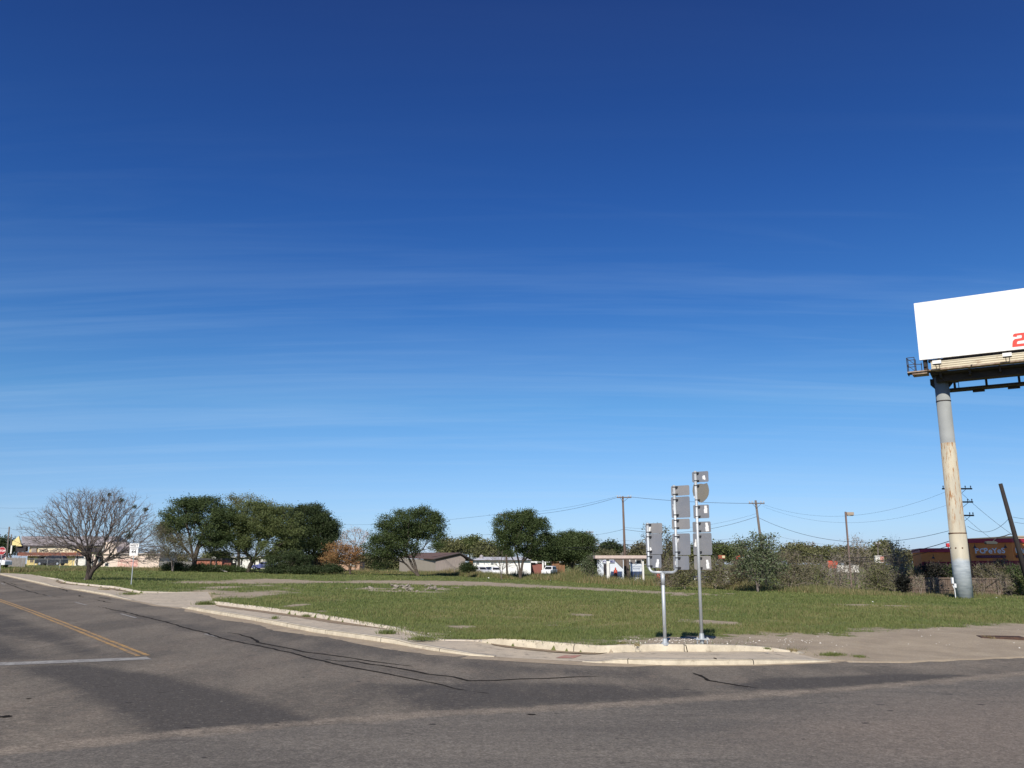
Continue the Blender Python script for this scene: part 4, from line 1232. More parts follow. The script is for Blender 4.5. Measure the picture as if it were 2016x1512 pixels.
tuft(1255, 1270, 8, 4, 70, 'small dry weeds near the foot of the forked sign post', DRYG)
tuft(256, 1170, 20, 5, 300, 'grass patch on the far side of the driveway', off=.1)
tuft(205, 1161, 14, 4, 160, 'brown weeds against the old kerb near the bare tree', DRYG, off=.1)

# rubble heap and loose stones
def chunk(c, r, m, name, lb, cat, grp):
    import bmesh
    bm = bmesh.new(); bmesh.ops.create_icosphere(bm, subdivisions=1, radius=1)
    sx, sy, sz = r * random.uniform(.8, 1.5), r * random.uniform(.7, 1.2), r * random.uniform(.35, .75)
    for v in bm.verts:
        v.co = Vector((v.co.x * sx, v.co.y * sy, v.co.z * sz)) * random.uniform(.72, 1.1)
    me = bpy.data.meshes.new(name); bm.to_mesh(me); bm.free()
    o = link(me, name, m); o.location = c; o.rotation_euler = (random.uniform(-.4, .4), random.uniform(-.4, .4), random.uniform(0, 6))
    return tag(o, lb, cat, grp)
RB = mat('broken_concrete', (.31, .27, .22), (.20, .175, .145), 6, .95, fine=.2)
for k in range(66):
    if k < 26: x = random.gauss(792, 9); y = random.gauss(1160, 1.6); r = random.uniform(.10, .25)
    elif k < 46: x = random.gauss(848, 13); y = random.gauss(1160, 1.3); r = random.uniform(.08, .2)
    elif k < 52: x = random.choice([684, 702, 728]) + random.gauss(0, 4); y = random.gauss(1159, .8); r = random.uniform(.10, .2)
    else: x = random.uniform(715, 870); y = random.gauss(1163, 1.2); r = random.uniform(.06, .14)
    c = G(x, y)
    if k < 26: lb = 'broken concrete lump in the main rubble heap on the lot'
    elif k < 46: lb = 'broken concrete lump in the right hand rubble scatter'
    elif k < 52: lb = 'broken concrete lump lying left of the rubble heap'
    else: lb = 'small concrete fragment strewn in front of the rubble heap'
    chunk(c + Vector((0, 0, r * .18 + (abs(random.gauss(0, .12)) if k < 40 else 0))), r, RB, 'concrete_lump', lb, 'rubble', lb.replace('lump', 'lumps').replace('fragment', 'fragments'))
WS = mat('white_limestone', (.68, .65, .58), (.55, .5, .43), 8, .9)
n = 340
P = []
for k in range(n):
    z_ = random.random()
    if z_ < .45: x, y = random.uniform(1200, 1600), random.gauss(1262, 3.5)
    elif z_ < .75: x, y = random.uniform(1600, 2010), random.uniform(1238, 1285)
    elif z_ < .88: x, y = random.uniform(1300, 1380), random.gauss(1259, 2)
    else: x, y = random.uniform(760, 900), random.gauss(1252, 4)
    if z_ >= .45 and z_ < .75 and math.sin(x * .031 + 1.3) + .6 * math.sin(y * .19) < .35: continue
    c = G(x, y)
    if bool(inside(PAVED, [c.x], [c.y])[0]): continue
    P.append((c, random.uniform(.010, .028) * (1.5 if random.random() < .1 else 1)))
V = []; Fc = []
octv = np.array([(1, 0, 0), (0, 1, 0), (-1, 0, 0), (0, -1, 0), (0, 0, .7), (0, 0, -.7)], float)
octf = [(0, 1, 4), (1, 2, 4), (2, 3, 4), (3, 0, 4), (1, 0, 5), (2, 1, 5), (3, 2, 5), (0, 3, 5)]
for c, r in P:
    b = len(V); V += [tuple(np.array(c) + v * r * rng.uniform(.7, 1.3, 3)) for v in octv]; Fc += [tuple(b + i for i in f) for f in octf]
tag(npmesh('gravel', V, Fc, WS), 'scattered white pebbles on the gravel verge', 'gravel', kind='stuff')
LIT = mat('litter_white', (.8, .8, .78), None)
def litter(px, py, s, lb):
    c = G(px, py); mb = MB(Matrix.Translation(c + Vector((0, 0, s * .4))) @ Matrix.Rotation(random.uniform(0, 3), 4, 'Z') @ Matrix.Rotation(.5, 4, 'X'))
    mb.add([(-s, -s * .5, 0), (s * .2, -s * .7, s * .3), (s, -s * .1, 0), (s * .6, s * .6, s * .25), (-s * .5, s * .7, 0), (0, 0, s * .55), (0, 0, -s * .2)],
           [(0, 1, 5), (1, 2, 5), (2, 3, 5), (3, 4, 5), (4, 0, 5), (1, 0, 6), (2, 1, 6), (3, 2, 6), (4, 3, 6), (0, 4, 6)])
    o = mb.build('litter', LIT); o.data.transform(Matrix.Translation(-c)); o.location = c
    tag(o, lb, 'litter', 'scraps of white litter')
litter(1218, 1150, .18, 'white scrap of litter in front of the canopy'); litter(962, 1139, .18, 'white scrap of litter before the white bungalow')
litter(1962, 1178, .09, 'white scrap of litter right of the billboard column'); litter(388, 1126, .16, 'white scrap of litter left of the fallen branch')
litter(168, 1141, .12, 'white scrap at the foot of the bare tree'); litter(1084, 1144, .14, 'flat white scrap beyond the gravel track')
litter(1718, 1186, .08, 'white scrap in the grass before the thicket'); litter(1018, 1244, .035, 'tiny white scrap in the foreground grass')
# ------------------------------------------------------------------ direction sign assemblies (seen from behind)
SYAW = R(-37)
SU = Vector((math.cos(SYAW), math.sin(SYAW), 0))       # along the sign faces, right side nearer
SN = Vector((-SU.y * -1, -SU.x, 0)).normalized()        # towards the camera
SN = Vector((SU.y, -SU.x, 0))


def rrect(w, hgt, r, n=4):
    pts = []
    for cx_, cy_, a0 in ((w / 2 - r, hgt / 2 - r, 0), (-w / 2 + r, hgt / 2 - r, 90), (-w / 2 + r, -hgt / 2 + r, 180), (w / 2 - r, -hgt / 2 + r, 270)):
        for k in range(n + 1):
            a = R(a0 + 90 * k / n); pts.append((cx_ + r * math.cos(a), cy_ + r * math.sin(a)))
    return pts


def panel(parent, post_at, D, xl, xr, yt, yb, m, stk=None, outline=None, label=None, streak=False):
    """flat sign plate bolted behind a post; xl..xr measured as a real width around the post"""
    zt = W(0, yt, D).z; zb = W(0, yb, D).z
    zc_ = (zt + zb) / 2; hgt = zt - zb
    p = post_at(zc_)
    XL = W(xl, (yt + yb) / 2, D).x; XR = W(xr, (yt + yb) / 2, D).x
    wd_ = (XR - XL) / math.cos(SYAW); off = ((XL + XR) / 2 - p.x) / math.cos(SYAW)
    c = p - SN * .055 + SU * off
    Mx = Matrix(((SU.x, 0, SN.x, c.x), (SU.y, 0, SN.y, c.y), (0, 1, 0, c.z), (0, 0, 0, 1)))
    mb = MB(Mx); mb.prism(outline(wd_, hgt) if outline else rrect(wd_, hgt, .035), 'z', -.003, .003)
    o = mb.build('sign_plate', m, parent, bevel=0)
    if label: o['label'] = label
    if stk:
        for sx_, sy_, sw, sh, ang in stk:
            mb = MB(Mx @ Matrix.Translation((sx_ * wd_, sy_ * hgt, .0045)) @ Matrix.Rotation(R(ang), 4, 'Z'))
            mb.prism([(-sw * .5, -sh * .5), (sw * .4, -sh * .5), (sw * .42, 0), (sw * .56, .1 * sh), (sw * .34, .14 * sh), (sw * .30, sh * .5), (-sw * .38, sh * .5), (-sw * .36, .05 * sh), (-sw * .55, 0)], 'z', -.001, .001)
            mb.build('sticker', M['sticker'], o)
    for q in (.36, -.36):
        z_ = q * hgt
        pp = post_at(zc_ + z_)
        mb = MB(Matrix(((SU.x, 0, SN.x, pp.x), (SU.y, 0, SN.y, pp.y), (0, 1, 0, pp.z), (0, 0, 0, 1))))
        mb.tube([(0, -.012, 0), (0, .012, 0)], .041, 12)
        mb.box(.035, .085, -.02, .02, -.05, -.01)
        mb.build('clamp', M['clampm'], o)
    return o


def straight(pb, pt):
    def f(z):
        t = (z - pb.z) / (pt.z - pb.z); return pb.lerp(pt, t)
    return f

# tall single post at the right
b2 = G(1382, 1267); D2 = b2.y
t2 = W(1374, 928, D2)
top = Vector((b2.x + .02, D2, t2.z + .01))
th = thing('route_sign_post', b2, 'tallest sign post with six grey sign backs in one column, one of them shield shaped', 'road sign', 'route signs at the corner')
mb = MB(); mb.tube([b2 + Vector((0, 0, -.1)), top], [.047, .038], 14); mb.build('post', M['galv'], th, smooth=True)
mb = MB(Matrix.Translation(b2)); mb.box(-.17, .17, -.10, .10, .10, .13); mb.tube([(0, 0, .13), (0, 0, .26)], [.075, .06], 12); mb.tube([(0, 0, -.05), (0, 0, .1)], .05, 12)
for sx_ in (-.13, .13): mb.tube([(sx_, -.06, -.02), (sx_, -.06, .17)], .014, 6)
mb.build('base_plate', M['galv'], th)
pf = straight(b2, top)
def shield(w, hgt):
    return [(-.40 * w, .47 * hgt), (-.2 * w, .43 * hgt), (0, .46 * hgt), (.2 * w, .43 * hgt), (.40 * w, .47 * hgt), (.47 * w, .3 * hgt), (.5 * w, .1 * hgt), (.46 * w, -.12 * hgt), (.34 * w, -.3 * hgt), (.15 * w, -.44 * hgt), (0, -.5 * hgt), (-.15 * w, -.44 * hgt), (-.34 * w, -.3 * hgt), (-.46 * w, -.12 * hgt), (-.5 * w, .1 * hgt), (-.47 * w, .3 * hgt)]
panel(th, pf, D2, 1362, 1389.5, 928.5, 949.5, M['alu'], [(.22, -.08, .13, .08, 100)])
panel(th, pf, D2, 1363, 1391, 950.5, 990, M['alu3'], [(-.32, -.2, .10, .09, 60)], outline=shield, label='yellowed shield shaped sign back')
panel(th, pf, D2, 1364.5, 1391, 994, 1020.5, M['alu'], [(.30, .15, .10, .20, 0)])
panel(th, pf, D2, 1363.5, 1394, 1027, 1048.5, M['alu'], [(.30, 0, .10, .23, 5)])
panel(th, pf, D2, 1364.5, 1396, 1049.5, 1092.5, M['alu'], [(-.33, .05, .09, .20, -8)])
panel(th, pf, D2, 1366.5, 1395, 1094.5, 1121.5, M['alu2'], [(.30, -.1, .09, .23, 6)], label='brownish grey sign back at the bottom of the column')

# forked post
b1 = G(1309.5, 1268); D1 = b1.y
th = thing('route_sign_post', b1, 'forked sign post carrying two columns of grey sign backs on a U shaped yoke', 'road sign', 'route signs at the corner')
yk = W(1307, 1127, D1); mid = Vector((b1.x, D1, yk.z))
mb = MB(); mb.tube([b1 + Vector((0, 0, -.1)), mid], [.047, .047], 14); mb.tube([mid + Vector((0, 0, -.32)), mid + Vector((0, 0, -.02))], .055, 14); mb.build('post', M['galv'], th, smooth=True)
mb = MB(Matrix.Translation(b1)); mb.tube([(0, 0, -.03), (0, 0, .03)], .11, 12); mb.tube([(0, 0, .03), (0, 0, .14)], [.07, .055], 12); mb.build('base_plate', M['galv'], th)
wl = (1308.5 - 1285.5) * D1 * 1.01 / F / math.cos(SYAW); wr = (1333 - 1308.5) * D1 * 1.01 / F / math.cos(SYAW)
zl = W(0, 1028.5, D1).z; zr = W(0, 957, D1).z
def armpts(w, zt):
    s = 1 if w > 0 else -1
    r = .16
    out = [mid + Vector((0, 0, 0)), mid + SU * (w - s * r)]
    for k in range(1, 6):
        a = R(90 * k / 5); out.append(mid + SU * (w - s * r + s * r * math.sin(a)) + Vector((0, 0, r - r * math.cos(a))))
    e = mid + SU * w; out.append(Vector((e.x, e.y, zt)))
    return out
AL = armpts(-wl, zl); AR = armpts(wr, zr)
mb = MB(); mb.tube(AL, .036, 12); mb.tube(AR, .036, 12); mb.build('yoke', M['galv'], th, smooth=True)
fl = straight(Vector((AL[-1].x, AL[-1].y, mid.z)), AL[-1]); fr_ = straight(Vector((AR[-1].x, AR[-1].y, mid.z)), AR[-1])
panel(th, fl, D1, 1272.5, 1302, 1029.5, 1050, M['alu2'], [(-.27, .05, .09, .19, -10)])
panel(th, fl, D1, 1273, 1302, 1050.5, 1091, M['alu'], [(-.30, -.25, .15, .11, 30)])
panel(th, fl, D1, 1274.5, 1300.5, 1092, 1118, M['alu'], [(.25, -.15, .09, .21, -10)])
panel(th, fr_, D1, 1317, 1348, 958, 977.5, M['alu2'], [(-.33, -.1, .09, .20, 6)])
panel(th, fr_, D1, 1317.5, 1349, 979.5, 1020.5, M['alu'], [(-.33, 0, .09, .18, 8)])
panel(th, fr_, D1, 1318.5, 1349, 1022.5, 1043, M['alu2'])
panel(th, fr_, D1, 1320, 1350, 1051, 1093, M['alu'], [(-.22, .25, .09, .19, -14)])
panel(th, fr_, D1, 1321.5, 1348, 1094.5, 1121.5, M['alu'], [(-.28, .12, .09, .21, -3)])

# ------------------------------------------------------------------ route 44 sign, facing the camera
b = G(258, 1153); D = b.y
th = thing('route_marker_sign', b, 'white WEST route 44 sign on a thin metal post beside the bare tree', 'road sign')
tp = W(264, 1084, D); tp = Vector((b.x + .0, D, tp.z))
mb = MB(); mb.tube([b + Vector((0, 0, -.1)), tp], [.035, .03], 8); mb.build('post', M['galv'], th)
k = D * 1.01 / F
for nm, yt, yb, w_ in (('direction_plate', 1070, 1078, 18), ('route_plate', 1079, 1094, 16)):
    zt = W(262, yt, D).z; zb = W(262, yb, D).z
    Mx = Matrix(((1, 0, 0, b.x), (0, 0, -1, D - .05), (0, 1, 0, (zt + zb) / 2), (0, 0, 0, 1)))
    mb = MB(Mx); mb.prism(rrect(w_ * k, zt - zb - .005, .03), 'z', -.004, .004)
    o = mb.build(nm, M['whitepanel'], th)
    H_ = zt - zb
    if nm == 'direction_plate':
        text('WEST', H_ * .78, Mx @ Matrix.Translation((0, -H_ * .27, .006)), M['blackpaint'], o, 'lettering', .004, .001, align='CENTER')
    else:
        text('44', H_ * .62, Mx @ Matrix.Translation((0, -H_ * .20, .006)), M['blackpaint'], o, 'lettering', .006, .001, align='CENTER')
        text('BUSINESS', H_ * .17, Mx @ Matrix.Translation((0, H_ * .30, .006)), M['blackpaint'], o, 'lettering', .002, .001, align='CENTER')

# ------------------------------------------------------------------ billboard
P1 = Vector((30.2, 61.5, 0)); BU = Vector((.86, -.51, 0)).normalized(); BN = Vector((-BU.y * -1, -BU.x, 0))
BN = Vector((BU.y, -BU.x, 0))        # out of the face towards the camera
ZB, ZT, BL = 17.05, 21.42, 14.6
pbase = G(1895, 1185)
pb = Vector((32.4, 62.3, 0)); pb.x = .5145 * 62.3; pb.z = gz(pb.x, pb.y)
th = thing('billboard', pb, 'huge white billboard on a single rust streaked steel column', 'billboard')
def BM(off=(0, 0, 0)):               # local x along the face, y up, z towards the viewer
    return Matrix(((BU.x, 0, BN.x, P1.x), (BU.y, 0, BN.y, P1.y), (0, 1, 0, 0), (0, 0, 0, 1))) @ Matrix.Translation(off)
# column: lower collar wide, upper narrower, colour zones are paint
def colmat():
    m = bpy.data.materials.new('painted_steel_column'); t = NT(m)
    t.bsdf.inputs['Roughness'].default_value = .6
    sp = t.new('ShaderNodeSeparateXYZ'); g = t.new('ShaderNodeNewGeometry'); t.l.new(g.outputs['Position'], sp.inputs[0]); z = sp.outputs[2]
    nz = t.noise(1.0, 4, .6)
    zz_ = t.math('ADD', z, t.math('MULTIPLY', t.math('SUBTRACT', t.noise(1.3, 3, .5), .5), 1.4))
    grey = t.mix(t.ramp(t.noise(2.2, 4, .6, stretch=(.5, .5, 2.2)), .35, .65), (.30, .34, .37), (.46, .50, .52))
    beige = t.mix(t.ramp(t.noise(2, 3, .5, stretch=(1, 1, .3)), .35, .65), (.50, .45, .335), (.40, .37, .29))
    upper = t.mix(t.ramp(nz, .35, .65), (.31, .325, .315), (.26, .275, .27))
    rust = t.ramp(t.noise(2.6, 6, .7, stretch=(2.6, 2.6, .40)), .52, .62)
    rz = t.math('MULTIPLY', t.ramp(z, 4.4, 5.8), t.ramp(z, 11.3, 11.0))
    beige = t.mix(t.math('MULTIPLY', rust, rz), beige, (.30, .155, .065))
    c = t.mix(t.ramp(zz_, 2.4, 2.7), grey, beige)
    c = t.mix(t.ramp(z, 10.95, 11.0), c, upper)
    t.color(c); t.bump(t.noise(6, 3, .5), .1, .02)
    return m
colm = colmat()
def zat(py): return W(1880, py, pb.y).z
zs_ = [pb.z - .3, zat(1050), zat(1050), zat(885), zat(885), 16.4]
rs_ = [.60, .58, .545, .52, .50, .485]
mb = MB(); mb.tube([(pb.x, pb.y, z) for z in zs_], rs_, 28, cap=True); mb.build('column', colm, th, smooth=True)
RUST = mat('rusted_steel', (.12, .055, .03), (.20, .11, .06), 5, .85)
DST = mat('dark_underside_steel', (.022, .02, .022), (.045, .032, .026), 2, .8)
mb = MB(); mb.tube([(pb.x, pb.y, zat(1050) - .03), (pb.x, pb.y, zat(1050) + .04)], .60, 28); mb.build('collar_ring', RUST, th)
mb = MB(); mb.tube([(pb.x, pb.y, zat(790) - .05), (pb.x, pb.y, zat(790) + .02)], .51, 28); mb.build('collar_ring', DST, th)
for ang in (-62, -20, 22):
    d = Vector((math.sin(R(ang) + .48), -math.cos(R(ang) + .48) * 1, 0)); d = Vector((math.sin(R(ang) - .48), -math.cos(R(ang) - .48), 0))
    p = Vector((pb.x, pb.y, zat(1079)))
    mb = MB(); mb.tube([p + d * .52, p + d * .60], .055, 8); mb.build('bolt', RUST, th)
# white electric boxes on the left of the foot
MBX = mat('white_meter_box', (.75, .76, .76), None)
p = Vector((pb.x - .66, pb.y - .35, 0))
for x_, y0, y1, w_ in ((1875, 1137, 1149, .065), (1880, 1149, 1157, .075)):
    q = W(x_, (y0 + y1) / 2, pb.y - .4); za = W(x_, y0, pb.y - .4).z; zb = W(x_, y1, pb.y - .4).z
    mb = MB(); mb.box(q.x - w_, q.x + w_, q.y - .08, q.y + .08, zb, za); mb.build('meter_box', MBX, th, bevel=.01)
q = W(1880, 1160, pb.y - .4)
mb = MB(); mb.tube([(q.x - .02, q.y, zat(1158)), (q.x, q.y, gz(q.x, q.y) - .1)], .03, 6); mb.tube([(q.x - .14, q.y, zat(1152)), (q.x - .02, q.y, zat(1160))], .03, 6); mb.build('conduit', MBX, th)
# head
FACE = mat('white_billboard_sheet', (.86, .86, .84), (.80, .79, .76), .8, .5)
mb = MB(BM()); mb.box(0, BL, ZB, ZT, -.10, .10); mb.build('face_panel', FACE, th)
SEAMM = mat('panel_seam', (.66, .65, .62), None)
mb = MB(BM())
for i in range(1, 20): x = BL / 20 * i; mb.box(x - .008, x + .008, ZB + .02, ZT - .02, .10, .106)
mb.build('panel_seams', SEAMM, th)
RED = mat('red_billboard_paint', (.72, .06, .04), None, rough=.6); NAVY = mat('navy_billboard_paint', (.06, .04, .25), None)
x2 = 6.17
two = [(0, 0), (.80, 0), (.83, .19), (.30, .19), (.32, .30), (.36, .37), (.42, .40), (.72, .41), (.82, .46), (.88, .55), (.92, .74), (.92, .84), (.88, .92), (.80, .96), (.26, .96), (.17, .92), (.12, .84), (.10, .76), (.34, .70), (.36, .78), (.40, .80), (.62, .80), (.66, .77), (.65, .68), (.62, .60), (.56, .58), (.24, .57), (.14, .52), (.06, .40), (.02, .2)]
mb = MB(BM((5.98, ZB + .20, .102))); mb.prism([(x * 1.0, y) for x, y in two], 'z', 0, .008); mb.build('red_digit', RED, th)
one = [(0, 0), (.26, 0), (.40, .96), (.14, .96), (.02, .80), (.10, .72)]
mb = MB(BM((7.02, ZB + .20, .102))); mb.prism(one, 'z', 0, .008); mb.build('red_digit', RED, th)
mb = MB(BM()); mb.box(6.95, 7.0, ZB + .22, ZB + .62, .102, .108); mb.build('digit_stroke', NAVY, th)  # thin navy stroke painted between the red digits
# corrugated apron below, with dark gap
APR = mat('corrugated_apron', (.60, .545, .40), (.50, .44, .32), 1.2, .7, c3=(.24, .14, .08), s3=2.2, lo3=.6, hi3=.7, stretch=(.5, .5, 1))
APT, APB = ZB - .20, ZB - .98
prof = []
nr = 5
for i in range(nr * 4 + 1):
    y_ = APT + (APB - APT) * i / (nr * 4); prof.append((y_, .035 * math.sin(i * math.pi / 2)))
V = []; Fc = []
Mx = BM((0, 0, -.02))
for x in (.72, BL):
    for y_, z_ in prof: V.append(tuple(Mx @ Vector((x, y_, z_ - (APT - y_) * .0))))
n = len(prof)
for i in range(n - 1): Fc.append((i, i + 1, n + i + 1, n + i))
npmesh('apron', V, Fc, APR, th)
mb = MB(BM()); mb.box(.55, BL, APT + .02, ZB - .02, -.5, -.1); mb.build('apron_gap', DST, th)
# underside, box girder and rear structure
mb = MB(BM())
mb.box(.6, BL, APB - .12, APB + .0, -2.6, -.05); mb.box(.9, BL, APB - .62, APB - .12, -1.6, -.75)
for i in range(8): x = 1.2 + i * 1.9; mb.box(x, x + .14, APB - .42, APB - .12, -2.5, -.1)
for i in range(8): x = 1.2 + i * 1.9; mb.box(x, x + .12, APB, ZT - .1, -.32, -.12)
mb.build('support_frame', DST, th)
mb = MB(BM()); mb.box(.2, .5, ZB - 1.05, ZB + .1, -.32, -.2); mb.box(.24, .42, ZB - .5, ZB + .05, -.2, -.1); mb.build('end_post', DST, th)
# rear face and rear catwalk of the V shaped board
mb = MB(BM()); mb.box(1.4, BL, ZB, ZT - .05, -2.7, -2.55); mb.build('rear_face_panel', mat('rear_sheet_back', (.22, .22, .21), None), th)
mb = MB(BM())
mb.box(1.3, BL, APB - .95, APB - .80, -3.9, -2.9)
for i in range(7): x = 1.9 + i * 2.1; mb.box(x, x + .16, APB - .9, APB - .1, -3.0, -2.8)
for i in range(5): x = 3.1 + i * 2.3; mb.box(x, x + .8, APB - 1.06, APB - .95, -4.1, -3.7)
mb.build('rear_catwalk', DST, th)
mb = MB(BM())
for a, b_ in (((1.3, APB - .8, -3.9), (1.3, APB + .35, -3.9)), ((1.3, APB - .8, -2.9), (1.3, APB + .35, -2.9)), ((2.2, APB - .8, -3.9), (2.2, APB + .35, -3.9)), ((1.3, APB + .35, -3.9), (2.2, APB + .35, -3.9)), ((1.3, APB + .35, -3.9), (1.3, APB + .35, -2.9)), ((1.3, APB - .2, -3.9), (2.2, APB - .2, -3.9))):
    mb.tube([a, b_], .028, 5)
mb.build('rear_railing', DST, th)
# front catwalk platform with railing at the left end and flood lights
PLT = mat('catwalk_planks', (.42, .33, .25), (.20, .12, .08), 2.5, .85)
mb = MB(BM()); mb.box(-.85, BL, APB + .02, APB + .10, -.02, .55); mb.box(-.55, .5, APB - .14, APB + .02, -.6, .45); mb.build('front_catwalk', PLT, th)
mb = MB(BM()); mb.box(-.88, 1.0, APB - .06, APB + .0, .05, .13); mb.box(-.88, -.8, APB - .06, APB + 0, -.4, .5); mb.build('catwalk_beam', DST, th)
mb = MB(BM())
zt_ = APB + 1.15
for x, z in ((-.83, .5), (-.83, -.35), (-.32, .5), (-.32, -.35)): mb.tube([(x, APB + .1, z), (x, zt_, z)], .03, 5)
for y_ in (zt_, APB + .62):
    mb.tube([(-.83, y_, .5), (-.32, y_, .5)], .024, 5); mb.tube([(-.83, y_, -.35), (-.32, y_, -.35)], .024, 5); mb.tube([(-.83, y_, .5), (-.83, y_, -.35)], .024, 5)
mb.tube([(-.83, zt_, .5), (-.32, APB + .62, .5)], .02, 5); mb.tube([(-.83, APB + .62, .5), (-.32, APB + .1, .5)], .02, 5)
mb.tube([(-.32, APB + .62, .5), (.15, APB + .62, .2)], .024, 5); mb.tube([(.1, APB + .1, .2), (.1, APB + .75, .2)], .03, 5)
mb.build('railing', DST, th)
WHT = mat('floodlight_housing', (.72, .71, .66), None)
for x in (1.2, 6.0 - .4, 10.4):
    mb = MB(BM())
    mb.prism([(APB + .30, 1.0), (APB + .62, .96), (APB + .56, 1.35), (APB + .30, 1.42)], 'x', x - .28, x + .28)
    o = mb.build('floodlight', WHT, th)
    mb = MB(BM()); mb.box(x - .25, x + .25, APB + .27, APB + .30, 1.02, 1.40); mb.tube([(x - .1, APB + .05, .3), (x - .1, APB + .3, 1.15)], .025, 5); mb.tube([(x + .12, APB + .05, .3), (x + .12, APB + .3, 1.15)], .025, 5)
    mb.build('lamp_arm', DST, o)
for x in (.5, 3.3, 6.6, 8.6):
    mb = MB(BM()); mb.tube([(x, APB + .18, .2), (x + .1, APB + .0, 1.15)], .04, 5); mb.build('outrigger', DST, th)
# knee brackets on the column
mb = MB(); 
for s_ in (-1, 1):
    d = BU * s_
    p0 = Vector((pb.x, pb.y, 15.05)); mb.add([p0 + d * .45, p0 + d * .75 + Vector((0, 0, .35)), p0 + d * .75 + Vector((0, 0, .8)), p0 + d * .45 + Vector((0, 0, .8)),
            p0 + d * .45 + BN * .1, p0 + d * .75 + Vector((0, 0, .35)) + BN * .1, p0 + d * .75 + Vector((0, 0, .8)) + BN * .1, p0 + d * .45 + Vector((0, 0, .8)) + BN * .1],
            [(0, 1, 2, 3), (7, 6, 5, 4), (0, 4, 5, 1), (1, 5, 6, 2), (2, 6, 7, 3), (3, 7, 4, 0)])
mb.build('knee_bracket', DST, th)
# name plate
mb = MB(BM((8.05, ZB - .62, .10))); mb.prism(rrect(2.8, .80, .32, 5), 'z', -.01, .02); o = mb.build('name_plate', mat('plate_rim', (.55, .18, .12), None), th)
mb = MB(BM((8.05, ZB - .62, .125))); mb.prism(rrect(2.66, .68, .27, 5), 'z', 0, .006); mb.build('plate_face', M['whitepanel'], o)
GL = mat('grey_lettering', (.42, .38, .36), None)
text('KEM', .36, BM((7.05, ZB - .58, .135)), GL, o, 'lettering', .004, .001, sx=1.35)
text('210', .34, BM((7.12, ZB - .90, .135)), GL, o, 'lettering', .004, .001, sx=1.35)

# ------------------------------------------------------------------ restaurant
C0 = Vector((44.6, 77.5, 0)); gzc = gz(44.6, 77.5)
U1 = Vector((math.sin(R(300)), math.cos(R(300)), 0)); U2 = Vector((math.sin(R(59)), math.cos(R(59)), 0))
th = thing('restaurant', Vector((C0.x, C0.y, gzc)), 'orange and maroon fast food restaurant with white POPEYES lettering behind the plank fence', 'restaurant')
ORW = mat('orange_stucco', (.80, .26, .07), (.72, .235, .06), 3, .9); MAR = mat('maroon_trim', (.40, .02, .045), None, rough=.6); MRD = mat('dark_red_brick', (.28, .022, .03), (.22, .018, .024), 4, .8)
def zr_(py, D): return W(1980, py, D).z
zT = zr_(1060, 77.5); zTr = zr_(1068, 77.5); zRd = zr_(1104, 77.5)
z0 = gzc - .3
WT = 3.35; WS2 = 7.5
def wallseg(p, q, z_a, z_b, m, name, parent, thick=.25, proud=0.0, nrm=None):
    d = (q - p).normalized(); n_ = Vector((d.y, -d.x, 0))
    if nrm is not None and n_.dot(nrm) < 0: n_ = -n_
    a = p + n_ * proud; b_ = q + n_ * proud; c = q - n_ * thick; e = p - n_ * thick
    mb = MB(); mb.add([(a.x, a.y, z_a), (b_.x, b_.y, z_a), (c.x, c.y, z_a), (e.x, e.y, z_a), (a.x, a.y, z_b), (b_.x, b_.y, z_b), (c.x, c.y, z_b), (e.x, e.y, z_b)],
                      [(0, 3, 2, 1), (4, 5, 6, 7), (0, 1, 5, 4), (1, 2, 6, 5), (2, 3, 7, 6), (3, 0, 4, 7)])
    return mb.build(name, m, parent)
N1 = Vector((U1.y, -U1.x, 0)); N1 = N1 if N1.y < 0 else -N1
N2 = Vector((U2.y, -U2.x, 0)); N2 = N2 if N2.y < 0 else -N2
A1 = C0 + U1 * WT
B1 = C0 + U1 * 7.44 + N1 * -.25
A1b = A1 + N1 * -.25
C2 = C0 + U2 * WS2
back = C0 + Vector((2.5, 9.5, 0))
def block(pts, za, zb, m, name, parent):
    mb = MB(); mb.prism([(p.x, p.y) for p in pts], 'z', za, zb); return mb.build(name, m, parent)
tw = [C0, C2, C2 + Vector((-2.5, 5, 0)), A1 + Vector((2.2, 5.5, 0)), A1]
tower = block(tw, z0, zTr, ORW, 'tower_wall', th)
zWing = zr_(1079, 80); zWb = zr_(1087, 80)
wg = [A1b, B1, B1 + Vector((2.2, 6.5, 0)), A1 + Vector((2.0, 5.4, 0))]
wing = block(wg, z0, zWb, ORW, 'wing_wall', th)
def grow(pts, d):
    c = sum((p for p in pts), Vector((0, 0, 0))) / len(pts)
    return [p + (p - c).normalized() * d for p in pts]
block(grow(tw, .16), zTr, zT, MAR, 'parapet', tower)
block(grow(wg, .16), zWb, zWing, MAR, 'parapet', wing)
wallseg(C0 + N1 * .0, A1 + N1 * 0, z0, zRd, MRD, 'red_base_band', tower, thick=.02, proud=.05, nrm=N1)
wallseg(C0, C2, z0, zRd, MRD, 'red_base_band', tower, thick=.02, proud=.05, nrm=N2)
wallseg(A1b, B1, z0, zr_(1106, 80), MRD, 'red_base_band', wing, thick=.02, proud=.05, nrm=N1)
